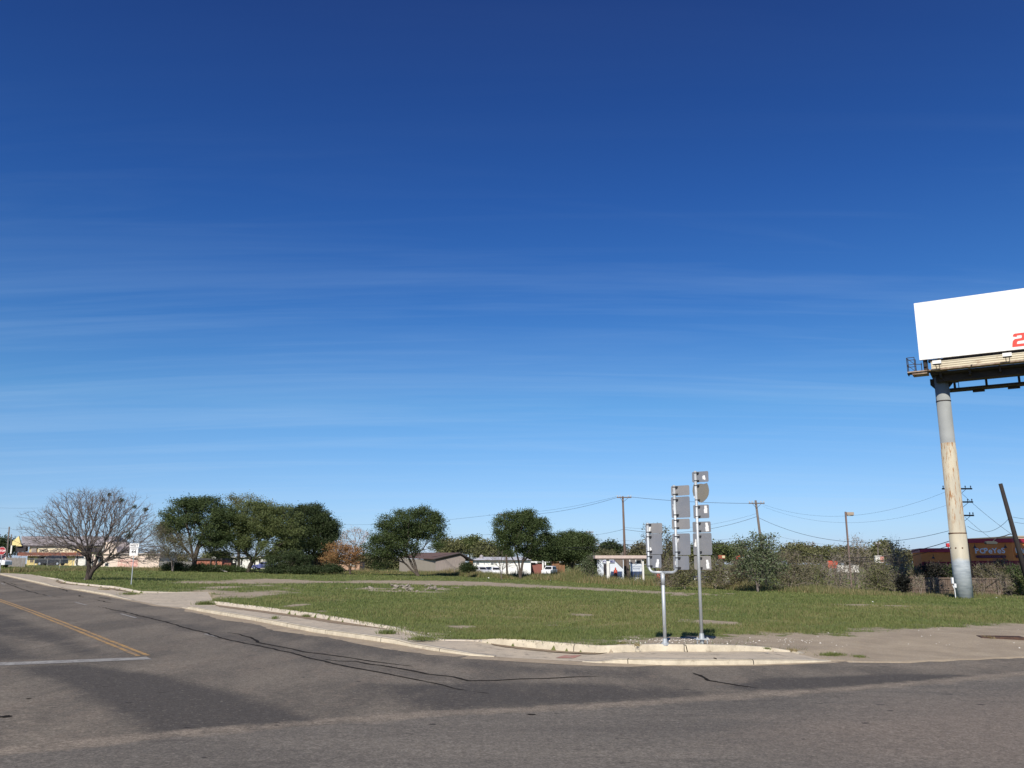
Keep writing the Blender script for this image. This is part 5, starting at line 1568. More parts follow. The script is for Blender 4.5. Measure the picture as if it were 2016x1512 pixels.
# lettering: (word, plaque) on both visible tower walls
LW = mat('white_sign_letters', (.80, .80, .80), None, rough=.5); PLQ = mat('burgundy_plaque', (.11, .03, .05), None); PLT2 = mat('dusky_plaque_letters', (.26, .13, .17), None)
def popsign(p, u, nrm, width, parent):
    up = Vector((0, 0, 1)); n_ = u.cross(up)
    if n_.dot(nrm) < 0: u = -u
    zc_ = zr_(1085, 77.5)
    Mx = face_frame(p + nrm * .10, u); Mx[2][3] = zc_
    s = MB(Mx); s.prism([(-width / 2 - .1, -.30), (width / 2 + .1, -.30), (width / 2 + .1, .26), (-width / 2 - .1, .26)], 'z', -.08, -.02)
    o = s.build('sign_board', ORW, parent)
    letters = [('P', 1.0, 3), ('O', .95, -2), ('P', 1.0, 2), ('e', 1.05, -4), ('Y', .95, 4), ('e', 1.05, -3), ('S', 1.0, 3)]
    x = -width / 2
    for ch, sc, rot in letters:
        text(ch, .66 * sc, Mx @ Matrix.Translation((x, -.17, 0)) @ Matrix.Rotation(R(rot), 4, 'Z'), LW, o, 'lettering', .012, .03)
        x += width / 7
    s = MB(Mx @ Matrix.Translation((0, -.47, 0))); s.prism(rrect(width * .97, .24, .11), 'z', -.05, .02); q = s.build('plaque', PLQ, parent)
    text('LOUISIANA  KITCHEN', .15, Mx @ Matrix.Translation((0, -.52, .024)), PLT2, q, 'lettering', .001, .002, align='CENTER')
popsign(C0 + U1 * 1.72, U1, N1, 2.45, tower)
popsign(C0 + U2 * 1.55, U2, N2, 2.45, tower)
# gooseneck wall lamps
def goose(p, nrm, z):
    mb = MB(); a = Vector((p.x, p.y, z))
    mb.tube([a, a + nrm * .25 + Vector((0, 0, .12)), a + nrm * .5 + Vector((0, 0, .06)), a + nrm * .5 + Vector((0, 0, -.06))], .02, 5)
    o = mb.build('wall_lamp', M['darkmetal'], th)
    mb = MB(); mb.tube([a + nrm * .5 + Vector((0, 0, -.04)), a + nrm * .5 + Vector((0, 0, -.26))], [.04, .15], 10); mb.build('lamp_shade', M['darkmetal'], o)
for w in (.5, 2.9): goose(C0 + U1 * w, N1, zr_(1073, 77.5))
for w in (3.2,): goose(C0 + U2 * w, N2, zr_(1073, 77.5))
for w in (4.6, 6.4): goose(C0 + U1 * w + N1 * -.25, N1, zr_(1094, 80))
mb = MB(); p = A1 + Vector((1.0, 3.0, 0)); mb.box(p.x - .3, p.x + .3, p.y - .3, p.y + .3, zWing - .3, zr_(1069, 80)); mb.build('roof_vent', M['darkmetal'], th)
# beige building further right
q = W(2030, 1057, 96); g0 = gz(q.x, 96)
t2_ = thing('beige_building', Vector((q.x + 2, 96, g0)), 'beige flat topped building beyond the restaurant at the right edge', 'building')
mb = MB(); x0 = W(2001, 1057, 96).x; mb.box(x0, x0 + 14, 96, 106, g0 - .3, q.z); o = mb.build('wall', mat('beige_wall', (.52, .42, .31), (.46, .37, .28), 2), t2_)
mb = MB(); mb.box(x0 - .1, x0 + 14.1, 95.9, 106.1, q.z, q.z + .12); mb.build('parapet', mat('beige_coping', (.42, .34, .26), None), o)

# plank fence
FW = mat('weathered_fence_wood', (.115, .080, .058), (.17, .13, .10), 3, .95, stretch=(3, 3, .5), c3=(.06, .045, .035), s3=5)
fa = W(1774, 1170, 71.5); fb = W(2060, 1172, 69.5)
th = thing('plank_fence', Vector((fa.x, fa.y, gz(fa.x, fa.y))), 'weathered brown plank fence behind the billboard column', 'fence')
L = (Vector((fb.x, fb.y)) - Vector((fa.x, fa.y))).length; fd = Vector((fb.x - fa.x, fb.y - fa.y, 0)).normalized()
ang = math.atan2(fd.y, fd.x)
mb = MB()
n = int(L / .15)
for i in range(n):
    p = Vector((fa.x, fa.y, 0)) + fd * (i * .15)
    z = gz(p.x, p.y); hgt = 1.36 + random.uniform(-.05, .03)
    if random.random() < .03: hgt -= .3
    mb.M = Matrix.Translation((p.x, p.y, z)) @ Matrix.Rotation(ang + random.uniform(-.02, .02), 4, 'Z') @ Matrix.Rotation(random.uniform(-.012, .012), 4, 'Y')
    mb.box(0, .138, -.012 + random.uniform(-.006, .006), .012, -.1, hgt)
mb.build('planks', FW, th)
mb = MB()
for q_ in (.35, 1.22):
    for i in range(int(L / 2.4)):
        p = Vector((fa.x, fa.y, 0)) + fd * (i * 2.4); z = gz(p.x + 1, p.y)
        mb.M = Matrix.Translation((p.x, p.y, z)) @ Matrix.Rotation(ang, 4, 'Z'); mb.box(0, 2.39, -.07, -.02, q_, q_ + .09)
mb.build('rails', FW, th)
for i in range(int(L / 2.4) + 1):
    p = Vector((fa.x, fa.y, 0)) + fd * (i * 2.4 + .02); z = gz(p.x, p.y)
    mb = MB(Matrix.Translation((p.x, p.y, z)) @ Matrix.Rotation(ang, 4, 'Z')); mb.box(0, .09, -.17, -.075, -.2, 1.3); mb.build('post', FW, th)

# ------------------------------------------------------------------ utility poles, lamps, wires
def insul(mb, p): mb.tube([p, p + Vector((0, 0, .12)), p + Vector((0, 0, .2))], [.03, .06, .05], 6)
def upole(name, lb, top_px, low_px, D, arms, r0=.15, r1=.10, wood='woodpole', cat='utility pole', group='wooden utility poles', arm_len=2.4, yaw=0, Dl=None):
    tpv = W(top_px[0], top_px[1], D); lo = W(low_px[0], low_px[1], D if Dl is None else Dl)
    d = (tpv - lo).normalized()
    g = gz(lo.x, lo.y)
    bs = lo + d * ((g - .2 - lo.z) / d.z)
    t_ = thing(name, Vector((bs.x, bs.y, g)), lb, cat, group)
    mb = MB(); mb.tube([bs, bs.lerp(tpv, .5) + Vector((.02, 0, 0)), tpv], [r0, (r0 + r1) / 2, r1], 12); mb.build('pole', M[wood], t_, smooth=True)
    ux = Vector((math.cos(yaw), math.sin(yaw), 0))
    for py, ln, offx in arms:
        s = (W(0, py, D).z - bs.z) / (tpv.z - bs.z); c = bs.lerp(tpv, s) + ux * offx
        mb = MB(Matrix.Translation(c + Vector((0, -.12, 0))) @ Matrix.Rotation(yaw, 4, 'Z')); mb.box(-ln / 2, ln / 2, -.05, .05, -.06, .06)
        o = mb.build('crossarm', M['darkmetal'] if wood == 'shadepole' else M[wood], t_)
        mb = MB(); 
        for e in (-.46, -.28, .28, .46): insul(mb, c + ux * ln * e + Vector((0, -.12, .06)))
        mb.build('insulators', M['porcelain'], o)
        mb = MB(); q = bs.lerp(tpv, s) + Vector((0, -.14, -.55))
        mb.tube([q, c + ux * ln * .28 + Vector((0, -.17, -.05))], .018, 4); mb.tube([q, c - ux * ln * .28 + Vector((0, -.17, -.05))], .018, 4); mb.build('brace', M['darkmetal'], o)
    return t_, bs, tpv
upole('utility_pole', 'brown wooden utility pole with one crossarm rising behind the open canopy', (1226, 977), (1231, 1130), 103, [(979.5, 1.75, .15)], .17, .11)
upole('utility_pole', 'leaning wooden utility pole behind the broad leaved bush', (1487.5, 985), (1497, 1060), 96, [(991, 1.75, .05)], .17, .12, 'greypole')
upole('utility_pole', 'utility pole mostly hidden by the domed tree, only its crossarm clear', (993, 1010), (997, 1100), 140, [(1013, 1.95, 0)], .16, .11)
upole('utility_pole', 'small far utility pole right of the low dark tree', (1161, 1045), (1163, 1110), 230, [(1047, 1.9, 0), (1049, 1.9, 0)], .18, .12)
upole('utility_pole', 'far small pole with double crossarm above the thicket', (1554, 1068), (1554, 1110), 250, [(1070, 2.6, 0)], .14, .1)
upole('utility_pole', 'far thin pole left of the silo with short crossarm', (1600, 1066), (1602, 1110), 240, [(1071, 1.7, 0)], .16, .12)
upole('utility_pole', 'wooden pole near the far left edge beside the stop sign', (18.3, 1037), (12.5, 1108), 150, [], .17, .11, 'greypole')
upole('utility_pole', 'thinner far pole left of the yellow gable', (22.5, 1052), (20, 1108), 190, [], .14, .1, 'greypole')
upole('utility_pole', 'pole with a short sign arm among the grey brush', (1728, 1069), (1729, 1110), 130, [(1071, .7, 0)], .09, .08, 'greypole')
tpo, bs3, tp3 = upole('utility_pole', 'dark utility pole with three crossarms hidden behind the billboard column', (1884, 955), (1917, 1165), 72,
                      [(962.5, 2.5, -.1), (988.5, 1.9, .1), (1015, 1.5, .2)], .17, .12, 'shadepole', yaw=R(0))
# leaning pole with street lamp at the right
tpl, bsl, tplv = upole('street_light_pole', 'leaning dark pole with a cobra head street lamp at the right edge', (1969.5, 952), (2013, 1110), 66, [], .20, .14, 'shadepole', 'street light', None)
a = bsl.lerp(tplv, (W(0, 1052, 66).z - bsl.z) / (tplv.z - bsl.z))
hd = W(1951, 1068.5, 65.5)
mb = MB(); mb.tube([a, a + Vector((-.35, 0, .02)), a + Vector((-.8, -.1, -.12)), a.lerp(hd, .75) + Vector((0, 0, .22)), hd + Vector((.1, 0, .05))], [.035] * 5, 6); mb.build('lamp_arm', M['darkmetal'], tpl)
mb = MB(Matrix.Translation(hd)); mb.prism([(-.42, -.10), (.36, -.12), (.45, .0), (.3, .10), (-.3, .12), (-.45, .05)], 'y', -.17, .17); mb.build('lamp_head', mat('lamp_head_grey', (.05, .055, .05), None), tpl, bevel=.03)
# shoebox lamp
tpv = W(1664.5, 1007.5, 92)
g = W(1671, 1085, 92); gb = gz(g.x, 92)
t_ = thing('parking_lot_lamp', Vector((g.x, 92, gb)), 'thin brown pole with a boxy tan lamp head above the thicket', 'street light')
mb = MB(); mb.box(tpv.x - .075, tpv.x + .075, 91.925, 92.075, gb - .2, tpv.z); mb.build('pole', mat('lamp_pole_brown', (.19, .13, .11), None), t_)
hb = mat('lamp_box_tan', (.36, .29, .22), None)
q = W(1673, 1011.5, 92)
mb = MB(Matrix.Translation(q) @ Matrix.Rotation(R(-8), 4, 'Z')); mb.prism([(-.34, -.13), (.36, -.16), (.36, .16), (-.34, .16)], 'y', -.28, .28); o = mb.build('lamp_head', hb, t_, bevel=.02)
mb = MB(Matrix.Translation(q)); mb.box(-.28, .30, -.22, .22, -.22, -.165); mb.build('lens', mat('lamp_lens', (.5, .45, .36), None, rough=.3), o)
mb = MB(); mb.tube([(tpv.x, 92, tpv.z - .12), (q.x - .3, q.y, q.z + .02)], .04, 6); mb.build('lamp_arm', hb, t_)
# silo like tower and red and white signs beyond the thicket
SIL = mat('pale_steel_silo', (.42, .42, .42), (.34, .33, .33), 2)
q = W(1626, 1100, 170); g0 = gz(q.x, 170)
t_ = thing('hopper_tower', Vector((q.x, 170, g0)), 'narrow grey tower with black cap behind the thicket', 'tower')
zt_ = W(0, 1079, 170).z; x0 = W(1622, 1100, 170).x; x1 = W(1627, 1100, 170).x; x2_ = W(1634, 1100, 170).x
mb = MB(); mb.box(x0, x1, 170, 171, g0, zt_); mb.build('shaft', SIL, t_)
mb = MB(); 
for x in (x1 + .15, (x1 + x2_) / 2, x2_ - .1): mb.box(x - .06, x + .06, 169.6, 169.8, g0, zt_)
mb.build('legs', SIL, t_)
mb = MB(); mb.box(x1 - .05, x2_ + .1, 169.4, 171, zt_, zt_ + .35); mb.build('cap', M['darkmetal'], t_)

def wire(name, lb, pts, r=.012, grp=None):
    """pts: (px, py, D) anchor points with optional sag in pixels before each next"""
    out = []
    for (a, b_, sag) in pts:
        A = W(*a); B = W(*b_)
        n = 22
        k_ = (a[2] + b_[2]) / 2 / 1640
        for i in range(n + 1):
            t = i / n; p = A.lerp(B, t); p.z -= sag * k_ * 4 * t * (1 - t)
            if not (out and i == 0): out.append(p)
    mb = MB(); mb.tube(out, r, 5)
    o = mb.build(name, M['wire']); c = out[0].copy(); o.data.transform(Matrix.Translation(-c)); o.location = c
    return tag(o, lb, 'wire', grp or 'overhead wires')
wire('overhead_wire', 'upper power wire between the hidden pole and the canopy pole', [((985, 1011, 140), (1213, 978, 103), 7)], .012)
wire('overhead_wire', 'lower power wire between the hidden pole and the canopy pole', [((999, 1013, 140), (1217, 979, 103), 9)], .018)
wire('overhead_wire', 'power wire running left from the hidden pole past the leaning tree', [((660, 1032, 220), (983, 1012, 140), 6)], .016)
wire('overhead_wire', 'faint lower wire running left behind the leaning tree', [((640, 1046, 230), (983, 1052, 140), 4)], .012)
wire('overhead_wire', 'power wire from the canopy pole to the leaning wooden pole', [((1238, 978, 103), (1476, 991, 96), 3)], .020)
wire('overhead_wire', 'middle wire from the small far pole through the canopy pole', [((1161, 1053, 230), (1228, 1042, 103), 2), ((1228, 1042, 103), (1490, 1017, 96), 16)], .018)
wire('overhead_wire', 'faint middle wire between the two brown poles', [((1228, 1038, 103), (1490, 1011, 96), 13)], .009)
wire('overhead_wire', 'long sagging wire from the leaning wooden pole to the billboard', [((1493, 1019, 96), (1886, 1040, 72), 36)], .018)
wire('overhead_wire', 'thin upper wire from the leaning pole crossarm to the billboard', [((1502, 993, 96), (1872, 964, 72), 34)], .008)
wire('overhead_wire', 'second thin wire from the leaning pole crossarm to the billboard', [((1502, 997, 96), (1880, 989, 72), 34)], .007)
wire('overhead_wire', 'thick cable across the back of the lot, upper of the pair', [((800, 1104, 170), (990, 1066, 140), 3), ((990, 1066, 140), (1229, 1071, 103), 9), ((1229, 1071, 103), (1492, 1058, 96), 10), ((1492, 1058, 96), (1890, 1058, 72), 38)], .028)
wire('overhead_wire', 'thick cable across the back of the lot, lower of the pair', [((800, 1108, 170), (990, 1069, 140), 3), ((990, 1069, 140), (1229, 1075, 103), 9), ((1229, 1075, 103), (1492, 1064, 96), 12), ((1492, 1064, 96), (1890, 1067, 72), 38)], .022)
wire('overhead_wire', 'thin low wire right of the canopy pole', [((1163, 1070, 230), (1229, 1064, 103), 1), ((1229, 1064, 103), (1492, 1055, 96), 6)], .010)
wire('overhead_wire', 'wire slanting down right from the top crossarm behind the billboard', [((1892, 970, 72), (1992, 1052, 66), 3)], .012)
wire('overhead_wire', 'wire slanting down to the restaurant roof', [((1900, 1018, 72), (1952, 1060, 78), 2)], .012)
wire('overhead_wire', 'sagging wire from the hidden pole to the dark leaning pole', [((1905, 1036, 72), (1986, 1021, 66), 17)], .014)
wire('overhead_wire', 'wire leaving the frame right of the dark leaning pole, upper', [((1994, 1018, 66), (2100, 1026, 66), 3)], .012)
wire('overhead_wire', 'wire leaving the frame right of the dark leaning pole, lower', [((1997, 1028, 66), (2100, 1034, 66), 3)], .012)
wire('overhead_wire', 'thin wire at the far left above the bare tree', [((-60, 996, 180), (75, 1000, 190), 2)], .014)
wire('overhead_wire', 'lower thin wire at the far left over the yellow shop', [((-40, 1036, 150), (18, 1040, 150), 1), ((18, 1040, 150), (120, 1058, 160), 3)], .012)
wire('overhead_wire', 'faint far wire above the thicket', [((1540, 1058, 150), (1664, 1074, 160), 3)], .012)
# ------------------------------------------------------------------ buildings in the background
def fx(px, D): return W(px, 1108, D).x
def fz(py, D): return W(1008, py, D).z
def bthing(name, lb, px, D, cat):
    x = fx(px, D); g = gz(x, D); return thing(name, Vector((x, D, g)), lb, cat), g
def bbox(x0, x1, yt, yb, D, dep, m, name, parent, front=0.0, bevel=0):
    """box with its front at distance D+front; yb None goes down to the ground"""
    X0, X1 = fx(x0, D), fx(x1, D); zt = fz(yt, D); zb = fz(yb, D) if yb is not None else gz((X0 + X1) / 2, D) - .25
    mb = MB(); mb.box(X0, X1, D + front, D + front + dep, zb, zt); return mb.build(name, m, parent, bevel=bevel)

def win(x0, x1, yt, yb, D, parent, m=None, frame=None):
    f = bbox(x0, x1, yt, yb, D, .08, frame or M['whitepanel'], 'window', parent, front=-.06)
    w_ = (x1 - x0) * .12
    bbox(x0 + w_, x1 - w_, yt + (yb - yt) * .12, yb - (yb - yt) * .12, D, .03, m or M['glass'], 'pane', f, front=-.085)
    return f

YEL = mat('yellow_wall', (.74, .60, .27), (.66, .53, .24), 3); YEL2 = mat('yellow_gable', (.78, .64, .28), (.72, .58, .26), 3)
GRF = mat('grey_metal_roof', (.33, .30, .30), (.28, .255, .255), 1.5, .7, c3=(.38, .34, .33), s3=3)
WPK = mat('cream_pink_wall', (.74, .62, .52), (.68, .54, .45), 2); FRED = mat('faded_red_mural', (.62, .33, .28), (.72, .58, .48), 3)
RAW = mat('rusty_awning', (.22, .075, .045), (.16, .055, .038), 3, c3=(.34, .20, .13), s3=3)
DKI = mat('dark_interior', (.03, .025, .03), None); WH = mat('white_paint', (.76, .75, .70), (.68, .66, .60), 3); CH = mat('chainlink_grey', (.30, .31, .30), None)

# yellow shop
D = 158
th, g = bthing('shop_building', 'yellow roadside shop with grey metal roof behind the bare tree', 110, D, 'shop')
bbox(53, 165, 1075, None, D, 9, YEL, 'wall', th, front=.3)
rx0, rx1 = fx(38, D), fx(205, D)
z_r, z_e = fz(1056, D + 6), fz(1074, D)
mb = MB(); mb.add([(rx0 + .3, D - .4, z_e), (rx1, D - .4, z_e), (rx1, D + 12, z_e), (rx0 - .2, D + 12, z_e), (fx(36, D + 5.5), D + 5.5, z_r), (rx1, D + 5.5, z_r)],
                  [(0, 1, 5, 4), (2, 3, 4, 5), (0, 4, 3), (1, 2, 5), (0, 3, 2, 1)])
mb.build('roof', GRF, th)
mb = MB(); mb.box(rx0 + .5, rx1, D - .30, D + .28, z_e - .16, z_e - .02); mb.build('fascia', DKI, th)
# gable porch
gx0, gx1 = fx(24, D), fx(41.5, D)
gy = D - .75
zt_, zl_, zb_ = fz(1055.5, D), fz(1066.5, D), fz(1073.5, D)
mb = MB(); mb.prism([(gx0, zb_), (gx1, zb_), (fx(35.5, D), zt_), (gx0, zl_)], 'y', gy, gy + .3); mb.build('gable', YEL2, th)
mb = MB(); mb.box(gx0 + .6, gx1 + .8, gy + .3, D + .28, fz(1086, D), fz(1073.6, D)); mb.build('porch_recess', DKI, th)
mb = MB(); mb.box(fx(33, D), fx(44, D), gy - .1, gy + .2, fz(1075.5, D), fz(1073.4, D)); mb.build('gable_trim', YEL, th)
bbox(22, 24.5, 1074, 1090, D, .2, WH, 'porch_post', th, front=-.7)
# sign board and lettering
sg = bbox(72, 144, 1079, 1089, D, .15, mat('cream_sign', (.80, .72, .52), (.74, .64, .44), 5), 'sign_board', th, front=.1)
bbox(60.5, 144, 1076.5, 1078.6, D, .2, mat('cream_trim', (.76, .68, .44), None), 'sign_trim', th, front=.05)
bbox(58.5, 68.5, 1079.5, 1088, D, .2, mat('grey_brick_panel', (.36, .32, .28), (.24, .21, .19), 8), 'brick_panel', th, front=.05)
zz = fz(1086.2, D)
def flat(x, z, y_): return Matrix(((1, 0, 0, x), (0, 0, -1, y_), (0, 1, 0, z), (0, 0, 0, 1)))
text('3MG', .72, flat(fx(73.5, D), zz - .05, D + .08), M['blackpaint'], sg, 'lettering', .02, .004, sx=1.1)
# illegible smaller words on the board: worn paint strokes
mb = MB()
x = fx(89.5, D)
while x < fx(140, D):
    w_ = random.uniform(.10, .26); hh_ = random.uniform(.25, .42)
    if random.random() > .14:
        mb.box(x, x + .05, D + .05, D + .09, zz, zz + hh_)
        if random.random() < .6: mb.box(x + .055, x + w_, D + .05, D + .09, zz + hh_ - .07, zz + hh_)
        if random.random() < .6: mb.box(x + .055, x + w_, D + .05, D + .09, zz + hh_ * .4, zz + hh_ * .4 + .06)
        if random.random() < .5: mb.box(x + .055, x + w_, D + .05, D + .09, zz, zz + .06)
    x += w_ + .09
mb.build('worn_lettering', mat('faded_brown_paint', (.22, .15, .10), None), sg)
mb = MB()
for k_ in range(9):
    x = fx(91 + k_ * 2.2, D); mb.box(x, x + .12, D + .05, D + .09, zz - .28, zz - .12)
mb.build('small_red_lettering', mat('red_paint_small', (.55, .14, .10), None), sg)
aw = bbox(36.5, 163, 1087.5, 1094.5, D, 1.0, RAW, 'awning', th, front=-.6)
mb = MB()
for k_ in range(30):
    x = fx(38 + k_ * 4.2, D); mb.box(x, x + random.uniform(.1, .35), D - .63, D - .6, fz(1094.4, D), fz(1093.6, D))
mb.build('peeling_edge', mat('peeling_paint', (.60, .45, .38), None), aw)
bbox(74, 110, 1096, 1113, D, .2, DKI, 'garage_opening', th, front=.05)
bbox(88, 106, 1097, 1099.5, D, .1, M['whitepanel'], 'hanging_sign', th, front=-.2)
win(58, 67, 1096, 1109, D + .3, th, mat('brown_glass', (.15, .12, .09), None), YEL)
for px_ in (51.5, 69.5, 145.5): bbox(px_, px_ + 2, 1094.6, None, D, .25, RUST if px_ > 100 else YEL, 'awning_post', th, front=.2)
bbox(147, 169, 1095, None, D, .3, WH, 'white_panel', th, front=-.05)
mb = MB(); c = (fx(161, D), D - .1, fz(1106, D)); pts = [(c[0] + 1.1 * math.cos(a_), D - .1, c[2] + .75 * math.sin(a_)) for a_ in np.linspace(0, 6.28, 20)]; mb.tube(pts, .05, 5)
mb.tube([(fx(152, D), D - .1, fz(1096, D)), (fx(152, D), D - .1, fz(1113, D))], .12, 5); mb.build('dark_rail', M['darkmetal'], th)
bbox(166, 200, 1078, 1087, D, .3, DKI, 'dark_eave_gap', th, front=-.02)

# pink and cream building
D = 150
th, g = bthing('stucco_building', 'cream stucco building with faded red mural and gabled end behind the route sign', 255, D, 'building')
x0, x1 = fx(180, D), fx(313, D)
zE = fz(1091, D); gb_ = gz(fx(250, D), D) - .3
mb = MB(); mb.box(x0, x1, D, D + 8, gb_, zE); mb.build('wall', WPK, th)
mb = MB(); mb.prism([(fx(201, D), zE), (fx(232, D), zE), (fx(226, D), fz(1076, D)), (fx(216, D), fz(1066, D)), (fx(202, D), fz(1068, D))], 'y', D - .3, D + 6); mb.build('gable', WPK, th)
mb = MB(); mb.tube([(fx(204, D), D - .5, fz(1068, D)), (fx(202, D), D - .5, fz(1085, D))], .18, 6); mb.build('downpipe', WH, th)
mb = MB(); mb.box(fx(232, D), x1 + .3, D - .3, D + 8.2, zE, zE + .16); mb.build('roof_edge', mat('pale_roof_edge', (.62, .55, .50), None), th)
bbox(232, 272, 1101, 1116, D, .03, FRED, 'faded_mural', th, front=-.04)
bbox(258, 270, 1104, 1115, D, .03, mat('red_mural_patch', (.66, .24, .22), (.70, .45, .38), 4), 'mural_patch', th, front=-.08)
win(206.5, 215, 1108, 1115, D, th, M['glass'], WH)
win(180, 186, 1107, 1114, D, th, M['glass'], WH)
bbox(196, 203, 1096, 1113, D, .2, DKI, 'doorway', th, front=-.05)
mb = MB(); X_ = fx(191, D); mb.prism([(X_, fz(1096, D)), (fx(199, D), fz(1096, D)), (fx(200, D), fz(1088, D)), (fx(195, D), fz(1090, D))], 'y', D - 1.2, D - .1); mb.build('green_awning', mat('green_canvas', (.09, .20, .07), None), th)
# picket fence right of it
th, g = bthing('picket_fence', 'grey weathered picket fence in the shade right of the cream building', 340, 135, 'fence')
mb = MB()
for i in range(36):
    x = fx(314, 135) + i * .14 * 1.0
    z = gz(x, 135); mb.box(x, x + .09, 135, 135.03, z - .1, z + 1.3 + random.uniform(-.12, .1))
mb.build('pickets', mat('grey_picket', (.32, .31, .30), (.22, .21, .20), 3), th)
mb = MB(); x = fx(314, 135); mb.box(x, x + 5.0, 135.04, 135.09, g + .35, g + .45); mb.box(x, x + 5.0, 135.04, 135.09, g + 1.0, g + 1.1); mb.build('rails', M['greypole'], th)

# red shed and white house behind the evergreen group
D = 155
th, g = bthing('red_shed', 'low brick red board shed glimpsed under the evergreen clump', 410, D, 'shed')
RS = mat('brick_red_boards', (.42, .16, .10), (.34, .12, .08), 4, stretch=(6, 6, .4), c3=(.50, .27, .20), s3=5)
bbox(385, 437, 1102.5, None, D, 6, RS, 'wall', th)
bbox(384, 438, 1099, 1102.4, D, 6.4, M['darkmetal'], 'roof', th, front=-.3)
for px_ in (384, 414.5, 425): bbox(px_, px_ + 1.8, 1102, None, D, .2, DKI if px_ > 400 else WH, 'post', th, front=-.25)
bbox(437, 453, 1108, None, D, 3, mat('dark_rust_boards', (.20, .07, .05), None), 'low_lean_to', th, front=.5)
bbox(418, 426, 1096, 1099, D, .3, WH, 'roof_vent', th, front=-.4)
th, g = bthing('white_house', 'white house glimpsed between trunks under the evergreen clump', 500, 175, 'house')
wl_ = bbox(458, 524, 1098, None, 175, 7, WH, 'wall', th)
bbox(456, 528, 1096.3, 1097.9, 175, 7.6, mat('pale_roof', (.6, .58, .54), None), 'roof', th, front=-.4)
for px_ in (463, 474, 500, 510): bbox(px_, px_ + 3, 1101, 1112, 175, .05, DKI, 'window', th, front=-.06)
D = 145
# autumn shed behind orange tree
th, g = bthing('tan_cottage', 'small tan cottage behind the orange autumn tree', 690, 170, 'house')
bbox(648, 708, 1108, None, 170, 6, mat('tan_boards', (.50, .32, .22), (.42, .27, .19), 3), 'wall', th)
bbox(647, 709, 1106, 1107.9, 170, 6.4, mat('rust_roof', (.24, .12, .08), None), 'roof', th, front=-.3)
o = bbox(689, 699, 1109, 1115, 170, .1, WH, 'garage_door', th, front=-.15)
bbox(690, 698, 1111.5, 1112.1, 170, .02, GRF, 'door_groove', o, front=-.18)

# weathered shed with long brown roof
D = 158
th, g = bthing('weathered_shed', 'long weathered grey board shed with a brown shingle roof and gable end', 880, D, 'shed')
GB = mat('weathered_boards', (.27, .235, .21), (.21, .175, .165), 3, .95, stretch=(7, 7, .3), c3=(.36, .32, .27), s3=4)
GB2 = mat('pale_weathered_boards', (.36, .32, .27), (.27, .24, .20), 3, .95, stretch=(7, 7, .3))
BR = mat('brown_shingles', (.125, .075, .062), (.10, .062, .052), 3, .9, c3=(.17, .11, .085), s3=7)
gx0, gx1 = fx(858, D), fx(929, D); zeL, zpk, zeR = fz(1101.5, D), fz(1089.5, D), fz(1101, D); gbt = gz(gx0, D) - .3
xp = fx(906, D)
mb = MB(); mb.prism([(gx0, gbt), (gx1 - 1.2, gbt), (gx1 - 1.2, zeR), (xp, zpk - .25), (gx0, zeL - .1)], 'y', D, D + .2); mb.build('gable_wall', GB, th)
xl = fx(785, D + 14)
mb = MB(); mb.add([(xl, D + 15, gbt), (gx0, D, gbt), (gx0, D, zeL - .1), (xl, D + 15, zeL + .35)], [(0, 1, 2, 3)]); mb.build('side_wall', GB2, th)
mb = MB()
yb_ = 17
a0 = Vector((gx0 - .4, D - .3, zeL)); a1 = Vector((xl - .6, D + yb_, zeL + .45)); r0_ = Vector((xp, D - .3, zpk)); r1_ = Vector((fx(810, D + yb_), D + yb_ + 2, zpk + .25)); c0 = Vector((gx1 + .5, D - .3, zeR - .35)); c1 = c0 + (r1_ - r0_)
up_ = Vector((0, 0, .14))
mb.add([a0, r0_, r1_, a1, a0 + up_, r0_ + up_, r1_ + up_, a1 + up_], [(0, 1, 2, 3), (7, 6, 5, 4), (0, 4, 5, 1), (1, 5, 6, 2), (2, 6, 7, 3), (3, 7, 4, 0)])
mb.add([r0_, c0, c1, r1_, r0_ + up_, c0 + up_, c1 + up_, r1_ + up_], [(0, 1, 2, 3), (7, 6, 5, 4), (0, 4, 5, 1), (1, 5, 6, 2), (2, 6, 7, 3), (3, 7, 4, 0)])
mb.build('roof', BR, th)
mb = MB(); mb.tube([a0 + Vector((0, -.05, .0)), r0_ + Vector((0, -.05, 0)), c0 + Vector((0, -.05, 0))], .16, 4); mb.build('bargeboard', M['darkmetal'], th)

# white bungalow
D = 176
th, g = bthing('white_bungalow', 'long low white bungalow with pale grey roof left of the domed tree', 975, D, 'house')
W2 = mat('white_siding', (.82, .82, .80), (.76, .76, .74), 3)
wl_ = bbox(931, 1045, 1102.8, None, D, 7, W2, 'wall', th)
X0, X1 = fx(929, D), fx(1047, D); ze, zr0 = fz(1102.6, D), fz(1096.5, D + 4)
mb = MB(); mb.add([(X0, D - .5, ze), (X1, D - .5, ze), (X1, D + 8, ze), (X0, D + 8, ze), (X0 + 1.6, D + 4, zr0), (X1 - 1.5, D + 4, zr0)], [(0, 1, 5, 4), (1, 2, 5), (2, 3, 4, 5), (3, 0, 4), (0, 3, 2, 1)])
mb.build('roof', mat('pale_grey_roof', (.50, .50, .53), (.42, .42, .46), 2), th)
mb = MB(); mb.box(X0, X1, D - .55, D - .5, ze - .12, ze); mb.build('gutter', M['darkmetal'], th)
for a_, b_ in ((937, 944), (952.5, 954), (966, 972)): win(a_, b_, 1105.5, 1112, D, th, mat('grey_glass', (.16, .18, .19), None, rough=.2))
mb = MB(); c = Vector((fx(947, D), D + 2, fz(1096, D))); mb.tube([c + Vector((0, 0, -.4)), c + Vector((0, 0, .15)), c + Vector((0, 0, .4))], [.4, .4, .15], 10); mb.build('roof_vent', GRF, th)
